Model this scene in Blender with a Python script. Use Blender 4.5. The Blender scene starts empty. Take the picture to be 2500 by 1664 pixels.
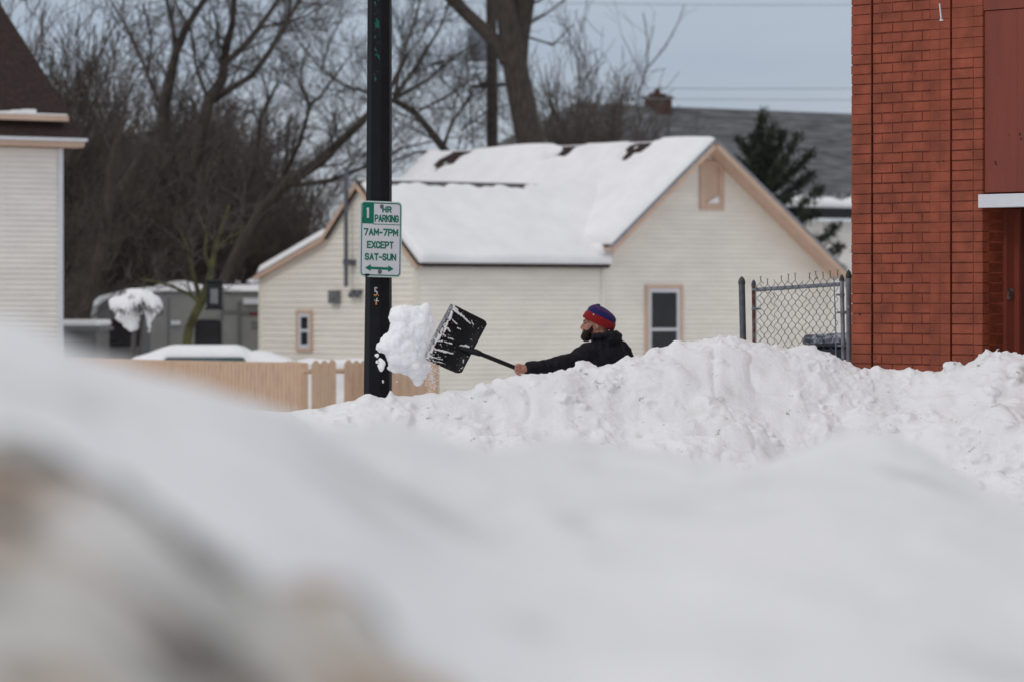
import bpy, bmesh, math, random
import numpy as np
from mathutils import Vector, Matrix
R = random.Random(7)
NR = np.random.default_rng(11)
C = bpy.context.scene.collection

# ---------------------------------------------------------------- camera / light / exposure
F, HZ, ZC = 10417.0, 745.0, 1.75          # focal length in photo pixels, horizon row, eye height
scn = bpy.context.scene
cam_d = bpy.data.cameras.new('camera'); cam = bpy.data.objects.new('camera', cam_d); C.objects.link(cam)
cam.location = (0, 0, ZC); cam.rotation_euler = (math.radians(90), 0, 0)
cam_d.lens = 150.0; cam_d.sensor_width = 36.0; cam_d.shift_y = -87/2500
cam_d.clip_start = 0.05; cam_d.clip_end = 3000
cam_d.dof.use_dof = True; cam_d.dof.focus_distance = 28.3; cam_d.dof.aperture_fstop = 4.0
scn.camera = cam
SUN_EL, SUN_AZ = 42.0, 215.0
w = bpy.data.worlds.new('World'); scn.world = w; w.use_nodes = True
nt = w.node_tree; nt.nodes.clear()
def N(t, typ, **k):
    n = t.nodes.new(typ)
    for a, b in k.items(): setattr(n, a, b)
    return n
out = N(nt, 'ShaderNodeOutputWorld')
sky = N(nt, 'ShaderNodeTexSky', sky_type='NISHITA', sun_disc=False)
sky.sun_elevation = math.radians(SUN_EL); sky.sun_rotation = math.radians(SUN_AZ); sky.dust_density = 1.0
b1 = N(nt, 'ShaderNodeBackground'); b1.inputs[1].default_value = 0.03
nt.links.new(sky.outputs[0], b1.inputs[0])
tc = N(nt, 'ShaderNodeTexCoord'); sp = N(nt, 'ShaderNodeSeparateXYZ'); nt.links.new(tc.outputs['Generated'], sp.inputs[0])
cr = N(nt, 'ShaderNodeValToRGB'); e = cr.color_ramp.elements
e[0].position = 0.0; e[0].color = (0.345, 0.395, 0.455, 1)
e[1].position = 1.0; e[1].color = (0.84, 0.82, 0.785, 1)
x = cr.color_ramp.elements.new(0.035); x.color = (0.30, 0.345, 0.46, 1)
x = cr.color_ramp.elements.new(0.075); x.color = (0.26, 0.31, 0.44, 1)
x = cr.color_ramp.elements.new(0.35); x.color = (0.67, 0.66, 0.67, 1)
nt.links.new(sp.outputs[2], cr.inputs[0])
mp = N(nt, 'ShaderNodeMapping'); mp.inputs['Scale'].default_value = (1.0, 1.0, 5.0); nt.links.new(tc.outputs['Generated'], mp.inputs[0])
nz = N(nt, 'ShaderNodeTexNoise'); nz.inputs['Scale'].default_value = 6.0; nz.inputs['Detail'].default_value = 4; nt.links.new(mp.outputs[0], nz.inputs['Vector'])
mr = N(nt, 'ShaderNodeMapRange'); mr.inputs[1].default_value = 0.38; mr.inputs[2].default_value = 0.68; mr.inputs[3].default_value = 0.0; mr.inputs[4].default_value = 0.45
nt.links.new(nz.outputs[0], mr.inputs[0])
mxw = N(nt, 'ShaderNodeMixRGB'); mxw.inputs[2].default_value = (0.46, 0.48, 0.53, 1)
nt.links.new(mr.outputs[0], mxw.inputs[0]); nt.links.new(cr.outputs[0], mxw.inputs[1])
b2 = N(nt, 'ShaderNodeBackground'); b2.inputs[1].default_value = 0.88
nt.links.new(mxw.outputs[0], b2.inputs[0])
ad = N(nt, 'ShaderNodeAddShader'); nt.links.new(b1.outputs[0], ad.inputs[0]); nt.links.new(b2.outputs[0], ad.inputs[1]); nt.links.new(ad.outputs[0], out.inputs[0])
sd = bpy.data.lights.new('sun', 'SUN'); sd.energy = 0.62; sd.angle = math.radians(14); sd.color = (1.0, 0.97, 0.92)
so = bpy.data.objects.new('sun', sd); C.objects.link(so)
az = math.radians(SUN_AZ)
dv = Vector((math.sin(az)*math.cos(math.radians(SUN_EL)), math.cos(az)*math.cos(math.radians(SUN_EL)), math.sin(math.radians(SUN_EL))))
so.rotation_euler = dv.to_track_quat('Z', 'Y').to_euler(); so.location = (0, -5, 30)
scn.view_settings.view_transform = 'Standard'; scn.view_settings.look = 'None'
scn.view_settings.exposure = 0.0; scn.view_settings.gamma = 1.0

# ---------------------------------------------------------------- helpers
def W(px, py, D): return Vector(((px-1250)/F*D, D, ZC-(py-HZ)/F*D))
def tag(o, label=None, cat=None, group=None, kind=None):
    if label: o['label'] = label
    if cat: o['category'] = cat
    if group: o['group'] = group
    if kind: o['kind'] = kind
    return o
def empty(name, loc=(0,0,0), rz=0.0, label=None, cat=None, group=None, kind=None):
    o = bpy.data.objects.new(name, None); C.objects.link(o); o.location = loc; o.rotation_euler = (0,0,rz); o.empty_display_size = .1
    return tag(o, label, cat, group, kind)
def raw_mesh(name, V, Fc):
    me = bpy.data.meshes.new(name)
    V = np.asarray(V, dtype=np.float32).reshape(-1, 3)
    if isinstance(Fc, np.ndarray):
        n, k = Fc.shape
        me.vertices.add(len(V)); me.vertices.foreach_set('co', V.ravel())
        me.loops.add(n*k); me.loops.foreach_set('vertex_index', Fc.astype(np.int32).ravel())
        me.polygons.add(n); me.polygons.foreach_set('loop_start', np.arange(0, n*k, k, dtype=np.int32))
        me.update(calc_edges=True)
    else:
        me.from_pydata([tuple(v) for v in V], [], Fc); me.update()
    return me
def link(name, me, mat, parent=None, smooth=False):
    o = bpy.data.objects.new(name, me); C.objects.link(o)
    if mat and not me.materials: me.materials.append(mat)
    if parent is not None: o.parent = parent
    if smooth: me.polygons.foreach_set('use_smooth', np.ones(len(me.polygons), dtype=bool))
    return o
class MB:
    def __init__(s): s.V = []; s.F = []; s.MI = []; s.mi = 0
    def add(s, V, Fc):
        o = len(s.V); s.V += [tuple(v) for v in V]; s.F += [tuple(i+o for i in f) for f in Fc]; s.MI += [s.mi]*len(Fc); return s
    def box(s, a, b, M=None):
        (x0,y0,z0),(x1,y1,z1) = a, b
        V = [Vector(p) for p in ((x0,y0,z0),(x1,y0,z0),(x1,y1,z0),(x0,y1,z0),(x0,y0,z1),(x1,y0,z1),(x1,y1,z1),(x0,y1,z1))]
        if M is not None: V = [M @ v for v in V]
        return s.add(V, [(0,3,2,1),(4,5,6,7),(0,1,5,4),(1,2,6,5),(2,3,7,6),(3,0,4,7)])
    def loft(s, rings, cap=True):
        k = len(rings[0]); V = [p for r in rings for p in r]; Fc = []
        for i in range(len(rings)-1):
            for j in range(k):
                a = i*k+j; b = i*k+(j+1) % k; Fc.append((a, b, b+k, a+k))
        if cap: Fc.append(tuple(range(k-1, -1, -1))); Fc.append(tuple(range((len(rings)-1)*k, len(rings)*k)))
        return s.add(V, Fc)
    def tube(s, pts, rad, k=8, cap=True, rnd=False, sq=1.0):
        pts = [Vector(p) for p in pts]
        if not hasattr(rad, '__len__'): rad = [rad]*len(pts)
        rad = list(rad)
        if rnd:
            d0 = (pts[0]-pts[1]).normalized(); d1 = (pts[-1]-pts[-2]).normalized(); r0, r1 = rad[0], rad[-1]
            pts = [pts[0]+d0*r0*.95, pts[0]+d0*r0*.7, pts[0]+d0*r0*.3]+pts+[pts[-1]+d1*r1*.3, pts[-1]+d1*r1*.7, pts[-1]+d1*r1*.95]
            rad = [r0*.3, r0*.72, r0*.95]+rad+[r1*.95, r1*.72, r1*.3]
        up = Vector((0,0,1)); rings = []; prev = None
        for i, p in enumerate(pts):
            t = (pts[min(i+1, len(pts)-1)]-pts[max(i-1, 0)])
            t = t.normalized() if t.length > 1e-9 else Vector((0,0,1))
            if prev is None:
                a = t.cross(Vector((0,1,0)) if abs(t.y) < .9 else Vector((1,0,0))).normalized()
            else:
                a = (prev-t*prev.dot(t)).normalized()
            prev = a; b = t.cross(a)
            rings.append([p+(a*math.cos(q*2*math.pi/k)+b*math.sin(q*2*math.pi/k)*sq)*rad[i] for q in range(k)])
        return s.loft(rings, cap)
    def ell(s, c, r, M=None, n=12, m=8):
        c = Vector(c); rings = []
        if not hasattr(r, '__len__'): r = (r, r, r)
        for i in range(1, m):
            th = math.pi*i/m; ring = []
            for j in range(n):
                ph = 2*math.pi*j/n
                v = Vector((math.sin(th)*math.cos(ph)*r[0], math.sin(th)*math.sin(ph)*r[1], -math.cos(th)*r[2]))
                if M is not None: v = M @ v
                ring.append(c+v)
            rings.append(ring)
        return s.loft(rings, True)
    def prism(s, poly, fn, d0, d1):        # poly: 2-D outline; fn(a,b,d) -> point
        n = len(poly); V = [fn(a, b, d0) for a, b in poly]+[fn(a, b, d1) for a, b in poly]
        Fc = [tuple(range(n)), tuple(range(2*n-1, n-1, -1))]+[(i, i+n, (i+1) % n+n, (i+1) % n) for i in range(n)]
        return s.add(V, Fc)
    def mesh(s, name='m'):
        me = bpy.data.meshes.new(name); me.from_pydata(s.V, [], s.F); me.update()
        bm = bmesh.new(); bm.from_mesh(me); bmesh.ops.recalc_face_normals(bm, faces=bm.faces); bm.to_mesh(me); bm.free()
        return me
    def build(s, name, mat, parent=None, smooth=False, bevel=0.0):
        me = s.mesh(name)
        mats = mat if isinstance(mat, (list, tuple)) else [mat]
        for m in mats: me.materials.append(m)
        if len(mats) > 1: me.polygons.foreach_set('material_index', s.MI)
        o = link(name, me, None, parent, smooth)
        if smooth:
            try: me.set_sharp_from_angle(angle=math.radians(50))
            except Exception: pass
        if bevel:
            b = o.modifiers.new('b', 'BEVEL'); b.width = bevel; b.segments = 2; b.limit_method = 'ANGLE'
        return o
def remesh(mb, vox, name='m'):
    me = mb.mesh(name); o = bpy.data.objects.new('tmp', me); C.objects.link(o)
    m = o.modifiers.new('r', 'REMESH'); m.mode = 'VOXEL'; m.voxel_size = vox; m.adaptivity = 0
    dg = bpy.context.evaluated_depsgraph_get(); r = bpy.data.meshes.new_from_object(o.evaluated_get(dg))
    bpy.data.objects.remove(o); r.name = name; return r
# vectorised gradient-ish value noise
def _h(ix, iy, iz, s):
    h = (ix.astype(np.uint32)*np.uint32(374761393) + iy.astype(np.uint32)*np.uint32(668265263) + iz.astype(np.uint32)*np.uint32(2147483647) + np.uint32(s)*np.uint32(974634777))
    h = (h ^ (h >> np.uint32(13)))*np.uint32(1274126177); h = h ^ (h >> np.uint32(16))
    h = h*np.uint32(2246822519); h = h ^ (h >> np.uint32(15))
    return h.astype(np.float64)/4294967295.0
def vnoise(P, scale, seed=0):
    with np.errstate(over='ignore'):
        Q = P*scale; I = np.floor(Q).astype(np.int64); f = Q-I; f = f*f*f*(f*(f*6-15)+10); r = 0
        for a in (0, 1):
            for b in (0, 1):
                for c in (0, 1):
                    wgt = (f[:,0] if a else 1-f[:,0])*(f[:,1] if b else 1-f[:,1])*(f[:,2] if c else 1-f[:,2])
                    r = r+wgt*_h(I[:,0]+a, I[:,1]+b, I[:,2]+c, seed)
    return r*2-1
def fbm(P, scale, octv=4, seed=0, gain=.5):
    r = 0; a = 1
    for i in range(octv): r = r+a*vnoise(P+i*3.71, scale*2**i, seed+i*17); a *= gain
    return r
def smooth_mesh(me, it=2):
    bm = bmesh.new(); bm.from_mesh(me)
    for i in range(it): bmesh.ops.smooth_vert(bm, verts=bm.verts, factor=.5, use_axis_x=True, use_axis_y=True, use_axis_z=True)
    bm.to_mesh(me); bm.free()
def displace(me, fn):
    n = len(me.vertices); co = np.empty(n*3); me.vertices.foreach_get('co', co); co = co.reshape(-1, 3)
    no = np.empty(n*3); me.vertices.foreach_get('normal', no); no = no.reshape(-1, 3)
    co = co+no*fn(co)[:, None]; me.vertices.foreach_set('co', co.ravel()); me.update()
def interp(x, tab):
    xs = [t[0] for t in tab]; ys = [t[1] for t in tab]; return np.interp(x, xs, ys)

# ---------------------------------------------------------------- materials
def mat(name, col, rough=.7, var=.12, vscale=4.0, bump=0.0, bscale=60.0, metal=0.0, spec=.3, col2=None, thr=None, sheen=0, stretch=None):
    m = bpy.data.materials.new(name); m.use_nodes = True; t = m.node_tree; p = t.nodes['Principled BSDF']
    p.inputs['Roughness'].default_value = rough; p.inputs['Metallic'].default_value = metal; p.inputs['Specular IOR Level'].default_value = spec
    if sheen: p.inputs['Sheen Weight'].default_value = sheen
    co = N(t, 'ShaderNodeTexCoord'); vec = co.outputs['Object']
    if stretch:
        mpp = N(t, 'ShaderNodeMapping'); mpp.inputs['Scale'].default_value = stretch; t.links.new(vec, mpp.inputs[0]); vec = mpp.outputs[0]
    n1 = N(t, 'ShaderNodeTexNoise'); n1.inputs['Scale'].default_value = vscale; n1.inputs['Detail'].default_value = 6; n1.inputs['Roughness'].default_value = .62
    t.links.new(vec, n1.inputs['Vector'])
    mx = N(t, 'ShaderNodeMixRGB')
    c2 = col2 if col2 else tuple(c*(1-var*2) for c in col); c1 = col if col2 else tuple(min(1, c*(1+var)) for c in col)
    mx.inputs[1].default_value = (*c1, 1); mx.inputs[2].default_value = (*c2, 1)
    rm = N(t, 'ShaderNodeMapRange'); lo, hi = thr if thr else (.35, .68)
    rm.inputs[1].default_value = lo; rm.inputs[2].default_value = hi
    t.links.new(n1.outputs[0], rm.inputs[0]); t.links.new(rm.outputs[0], mx.inputs[0]); t.links.new(mx.outputs[0], p.inputs['Base Color'])
    if bump:
        n2 = N(t, 'ShaderNodeTexNoise'); n2.inputs['Scale'].default_value = bscale; n2.inputs['Detail'].default_value = 5
        t.links.new(vec, n2.inputs['Vector'])
        bp = N(t, 'ShaderNodeBump'); bp.inputs['Strength'].default_value = bump; bp.inputs['Distance'].default_value = .01
        t.links.new(n2.outputs[0], bp.inputs['Height']); t.links.new(bp.outputs[0], p.inputs['Normal'])
    return m
M = {}
M['snow'] = mat('snow', (.84,.835,.84), .65, .02, 3, .35, 70, spec=.2)
M['snow_far'] = mat('snow_far', (.84,.835,.84), .7, .03, 1.5, .2, 8, spec=.15)
M['siding'] = mat('cream_siding', (.84,.79,.70), .55, .04, .8, 0, 10, stretch=(1,1,4))
M['cornerb'] = mat('corner_board_paint', (.74,.71,.61), .55, .04, .8)
M['siding2'] = mat('white_siding', (.83,.79,.725), .55, .04, .8, stretch=(1,1,4))
M['peach'] = mat('peach_trim', (.58,.41,.31), .6, .05, 3)
M['white'] = mat('white_trim', (.66,.67,.70), .5, .03, 4)
M['glass'] = mat('dark_glass', (.012,.014,.016), .12, .3, 2, spec=.5)
M['shingle'] = mat('dark_brown_shingles', (.036,.021,.018), .9, .3, 14, .6, 30)
M['greyroof'] = mat('grey_shingles', (.125,.130,.137), .9, .32, 2.2, .7, 18, stretch=(.4,.4,5))
M['bark'] = mat('bark', (.062,.050,.042), .9, .25, 6, .8, 25, stretch=(3,3,.6))
M['twig'] = mat('twig_bark', (.085,.072,.064), .9, .2, 4)
M['twig2'] = mat('thicket_bark', (.105,.088,.076), .9, .25, 1.5)
M['moss'] = mat('mossy_bark', (.085,.085,.035), .95, .3, 4, .6, 20)
M['needle'] = mat('juniper_needles', (.035,.045,.028), .8, .3, 3)
M['galv'] = mat('galvanised_steel', (.24,.26,.29), .5, .15, 12, .15, 90, metal=.35)
M['galv_dk'] = mat('weathered_steel', (.12,.13,.15), .55, .15, 14, .1, 90, metal=.3)
M['rust'] = mat('rusty_steel', (.16,.15,.15), .8, .3, 14, .2, 80, col2=(.09,.035,.018), thr=(.42,.55))
M['cap'] = mat('dark_cap', (.07,.075,.08), .6, .2, 20)
M['wire'] = mat('fence_wire', (.075,.08,.08), .55, .3, 30, metal=.3)
M['navy'] = mat('navy_plastic', (.018,.022,.040), .45, .15, 8, .1, 100)
M['navy_lid'] = mat('frosty_navy_plastic', (.03,.036,.055), .5, .2, 20, .1, 90, col2=(.34,.37,.42), thr=(.40,.62))
M['fence'] = mat('cedar_pickets', (.54,.375,.26), .8, .1, 6, .3, 30, col2=(.36,.25,.18), thr=(.5,.8), stretch=(2,2,.5))
M['rv'] = mat('grey_fibreglass', (.25,.25,.235), .45, .06, 1.5)
M['rv2'] = mat('dark_grey_fibreglass', (.15,.15,.15), .45, .06, 1.5)
M['black'] = mat('black_matt', (.012,.012,.013), .5, .2, 10)
M['cloth'] = mat('black_cotton', (.014,.014,.018), .85, .25, 30, .4, 220, spec=.15)
M['trouser'] = mat('dark_trousers', (.02,.022,.03), .9, .2, 20, .3, 200)
M['skin'] = mat('skin', (.40,.205,.15), .55, .1, 40, .1, 300, col2=(.36,.16,.12), thr=(.4,.7))
M['beard'] = mat('beard_hair', (.022,.015,.010), .8, .4, 160, .9, 500)
M['red'] = mat('red_knit', (.26,.008,.010), .9, .12, 60, .6, 500, sheen=.05)
M['blue'] = mat('blue_knit', (.018,.018,.12), .9, .2, 60, .6, 500, sheen=.05)
M['shovel'] = mat('black_plastic', (.009,.009,.011), .55, .3, 30, .15, 120, spec=.2)
M['strip'] = mat('worn_metal_strip', (.36,.385,.41), .5, .3, 70, .2, 150, metal=.15)
M['green'] = mat('sign_green', (.0,.15,.092), .4, .05, 20)
M['signface'] = mat('sign_sheeting', (.62,.62,.65), .35, .03, 10)
M['signedge'] = mat('sign_edge', (.50,.60,.56), .4, .12, 60)
M['orange'] = mat('orange_sticker', (.55,.22,.06), .5, .15, 60)
M['sticker'] = mat('pale_sticker', (.5,.5,.5), .5, .15, 60)
M['wiregrey'] = mat('pale_wire', (.30,.33,.37), .6)
M['grey'] = mat('grey_box', (.16,.165,.17), .6, .1, 10)
M['trans'] = mat('transformer_grey', (.29,.33,.39), .5, .06, 2)
M['brickred'] = mat('red_brick_far', (.085,.045,.036), .9, .2, 8)
M['carpaint'] = mat('silver_car_paint', (.3,.32,.34), .3, .05, 2, metal=.5)
M['carglass'] = mat('teal_car_glass', (.07,.11,.12), .08, .2, 1, spec=.6)
M['tyre'] = mat('tyre_rubber', (.02,.02,.02), .8, .1, 10)
M['orangewall'] = mat('rust_orange_boards', (.28,.12,.06), .8, .15, 5)
M['redpaint'] = mat('red_painted_board', (.215,.052,.032), .5, .1, 2, .3, 40, spec=.25, col2=(.17,.042,.028), stretch=(3,3,.5))
M['reddark'] = mat('maroon_door_paint', (.085,.022,.016), .5, .12, 3, .3, 50, spec=.2, stretch=(3,3,.5))
# painted brick: thick gloss-less paint, small pits
def brick_mat():
    m = mat('painted_red_brick', (.29,.071,.036), .5, .1, 9, .5, 70, spec=.2, col2=(.225,.054,.029))
    t = m.node_tree; p = t.nodes['Principled BSDF']; co = [n for n in t.nodes if n.type == 'TEX_COORD'][0]
    v = N(t, 'ShaderNodeTexNoise'); v.inputs['Scale'].default_value = 45; v.inputs['Detail'].default_value = 3; t.links.new(co.outputs['Object'], v.inputs['Vector'])
    r = N(t, 'ShaderNodeMapRange'); r.inputs[1].default_value = .69; r.inputs[2].default_value = .74; t.links.new(v.outputs[0], r.inputs[0])
    mx = N(t, 'ShaderNodeMixRGB'); mx.inputs[2].default_value = (.05,.014,.01,1)
    old = p.inputs['Base Color'].links[0].from_socket
    # each brick takes a slightly different shade
    v3 = N(t, 'ShaderNodeTexNoise'); v3.inputs['Scale'].default_value = 5.5; v3.inputs['Detail'].default_value = 1; t.links.new(co.outputs['Object'], v3.inputs['Vector'])
    hv = N(t, 'ShaderNodeHueSaturation'); rr = N(t, 'ShaderNodeMapRange'); rr.inputs[1].default_value = .3; rr.inputs[2].default_value = .7; rr.inputs[3].default_value = .78; rr.inputs[4].default_value = 1.2
    t.links.new(v3.outputs[0], rr.inputs[0]); t.links.new(rr.outputs[0], hv.inputs['Value']); t.links.new(old, hv.inputs['Color'])
    t.links.new(hv.outputs[0], mx.inputs[1]); t.links.new(r.outputs[0], mx.inputs[0]); t.links.new(mx.outputs[0], p.inputs['Base Color'])
    return m
M['brick'] = brick_mat()
M['mortar'] = mat('painted_mortar', (.21,.048,.028), .7, .2, 20, .4, 120)
# black pole with old green paint showing through in flakes
def pole_mat():
    m = mat('black_painted_pole', (.007,.007,.009), .5, .2, 8, .12, 60, spec=.15)
    t = m.node_tree; p = t.nodes['Principled BSDF']; co = [n for n in t.nodes if n.type == 'TEX_COORD'][0]
    old = p.inputs['Base Color'].links[0].from_socket
    n1 = N(t, 'ShaderNodeTexNoise'); n1.inputs['Scale'].default_value = 17; n1.inputs['Detail'].default_value = 8; n1.inputs['Roughness'].default_value = .65
    t.links.new(co.outputs['Object'], n1.inputs['Vector'])
    sp = N(t, 'ShaderNodeSeparateXYZ'); t.links.new(co.outputs['Object'], sp.inputs[0])
    a = N(t, 'ShaderNodeMath', operation='SUBTRACT'); a.inputs[1].default_value = -.010; t.links.new(sp.outputs[0], a.inputs[0])
    b = N(t, 'ShaderNodeMath', operation='ABSOLUTE'); t.links.new(a.outputs[0], b.inputs[0])
    c = N(t, 'ShaderNodeMapRange'); c.inputs[1].default_value = .014; c.inputs[2].default_value = .040; c.inputs[3].default_value = .50; c.inputs[4].default_value = .0; t.links.new(b.outputs[0], c.inputs[0])
    z = N(t, 'ShaderNodeMapRange'); z.inputs[1].default_value = 2.92; z.inputs[2].default_value = 3.22; z.inputs[3].default_value = -.22; z.inputs[4].default_value = .0; t.links.new(sp.outputs[2], z.inputs[0])
    s = N(t, 'ShaderNodeMath', operation='ADD'); t.links.new(c.outputs[0], s.inputs[0]); t.links.new(z.outputs[0], s.inputs[1])
    s2 = N(t, 'ShaderNodeMath', operation='ADD'); t.links.new(s.outputs[0], s2.inputs[0]); t.links.new(n1.outputs[0], s2.inputs[1])
    g = N(t, 'ShaderNodeMath', operation='GREATER_THAN'); g.inputs[1].default_value = 1.025; t.links.new(s2.outputs[0], g.inputs[0])
    mx = N(t, 'ShaderNodeMixRGB'); mx.inputs[2].default_value = (.008,.085,.055,1); t.links.new(old, mx.inputs[1]); t.links.new(g.outputs[0], mx.inputs[0]); t.links.new(mx.outputs[0], p.inputs['Base Color'])
    return m
M['pole'] = pole_mat()
# ploughed snow with grit: stains have their own shapes
def grit_mat(name, amt, spots, scale=1.0):
    m = mat(name, (.80,.795,.80), .65, .03, 3, .5, 60*scale, spec=.2)
    t = m.node_tree; p = t.nodes['Principled BSDF']; co = [n for n in t.nodes if n.type == 'TEX_COORD'][0]
    col = p.inputs['Base Color'].links[0].from_socket
    for (sc, lo, hi, c, det) in spots:
        n1 = N(t, 'ShaderNodeTexNoise'); n1.inputs['Scale'].default_value = sc; n1.inputs['Detail'].default_value = det; n1.inputs['Roughness'].default_value = .6
        t.links.new(co.outputs['Object'], n1.inputs['Vector'])
        r = N(t, 'ShaderNodeMapRange'); r.inputs[1].default_value = lo; r.inputs[2].default_value = hi; r.inputs[4].default_value = amt; t.links.new(n1.outputs[0], r.inputs[0])
        mx = N(t, 'ShaderNodeMixRGB'); mx.inputs[2].default_value = (*c, 1); t.links.new(col, mx.inputs[1]); t.links.new(r.outputs[0], mx.inputs[0]); col = mx.outputs[0]
    t.links.new(col, p.inputs['Base Color']); return m
M['plough'] = grit_mat('ploughed_snow', .8, [(1.3,.58,.72,(.62,.62,.59),5), (5.0,.63,.74,(.42,.41,.37),7), (16.0,.66,.72,(.30,.29,.26),4)])
_p = M['plough'].node_tree.nodes['Principled BSDF']; _p.inputs['Subsurface Weight'].default_value = .45; _p.inputs['Subsurface Radius'].default_value = (.02,.021,.023); _p.inputs['Subsurface Scale'].default_value = 1.0
M['near'] = grit_mat('near_snow', .8, [(1.6,.56,.72,(.52,.52,.505),2), (4.0,.64,.74,(.45,.45,.42),2)])
M['dirty'] = grit_mat('dirty_snow', .95, [(5.0,.32,.47,(.50,.49,.46),3), (7.0,.53,.61,(.38,.27,.19),3), (10.0,.535,.61,(.09,.085,.08),3)])

M['clod'] = mat('airborne_snow', (.86,.86,.88), .8, .02, 3, .25, 90, spec=.1)
_p = M['clod'].node_tree.nodes['Principled BSDF']; _p.inputs['Subsurface Weight'].default_value = .9; _p.inputs['Subsurface Radius'].default_value = (.05,.055,.06); _p.inputs['Subsurface Scale'].default_value = 1.0
# direction of the street grid
AL = math.atan2(.63, .78); U = Vector((math.cos(AL), math.sin(AL), 0)); Vv = Vector((-math.sin(AL), math.cos(AL), 0))

# ---------------------------------------------------------------- ground
def ground():
    xs = np.concatenate([np.linspace(-400,-30,12), np.linspace(-25,30,45), np.linspace(40,400,12)])
    ys = np.concatenate([np.linspace(-40,0,5), np.linspace(2,60,60), np.linspace(64,140,30), np.linspace(160,900,14)])
    X, Y = np.meshgrid(xs, ys); P = np.stack([X.ravel(), Y.ravel(), 0*X.ravel()], 1)
    z = np.interp(P[:,1], [0,33,50,2000], [.02,.02,-.78,-.78])+fbm(P, .35, 3, 5)*.06
    P[:,2] = z; nx, ny = len(xs), len(ys)
    i = np.arange((ny-1)*nx).reshape(ny-1, nx)[:, :-1].ravel()
    me = raw_mesh('snow_ground', P, np.stack([i, i+1, i+nx+1, i+nx], 1))
    tag(link('ground', me, M['snow_far'], None, True), kind='structure')
ground()

# ---------------------------------------------------------------- ploughed bank in focus
RD = lambda px: interp(px, [(-600,24.6),(400,25.0),(900,25.1),(1300,25.6),(1700,26.2),(2200,26.3),(2500,26.2),(3000,26.2)])
PROF = [(-600,975),(300,985),(600,1000),(700,1000),(750,1000),(780,998),(800,992),(812,987),(838,983),(848,978),(868,980),(872,973),(884,968),(893,964),(896,962),(905,963),(925,968),(945,973),(951,948),(957,950),(963,965),
 (990,966),(1003,966),(1022,966),(1030,962),(1042,958),(1062,957),(1074,963),(1085,955),(1090,947),(1100,946),(1122,950),(1132,948),(1140,952),(1160,945),(1168,937),(1192,936),(1205,940),(1222,930),(1240,920),(1270,916),(1300,913),(1330,914),(1350,912),
 (1362,900),(1366,894),(1370,903),(1374,906),(1392,893),(1399,880),(1410,874),(1430,877),(1450,886),(1456,899),(1470,899),(1490,893),(1500,884),(1510,881),(1518,872),(1530,866),(1546,868),(1560,870),(1585,863),(1592,851),(1606,844),(1618,845),(1626,848),(1634,838),(1646,831),(1660,830),(1675,836),(1695,833),(1720,830),(1744,820),(1760,822),(1790,821),(1800,826),
 (1830,836),(1850,838),(1864,835),(1880,842),(1900,847),(1920,848),(1960,843),(1980,841),(2010,852),(2025,860),(2040,870),(2060,879),(2078,884),(2090,896),(2102,902),(2108,892),(2122,902),(2128,894),(2140,889),(2158,895),(2176,899),(2188,905),(2192,901),(2210,900),(2218,890),(2226,899),(2240,904),(2250,902),(2270,904),(2284,910),(2300,907),(2312,893),(2316,881),(2340,884),(2350,892),(2364,889),(2380,876),(2392,872),(2396,862),(2392,850),(2402,846),(2416,852),(2420,860),(2432,847),(2438,855),(2470,860),(2500,863),(2700,875),(3200,890)]
PROF.sort()
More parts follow.
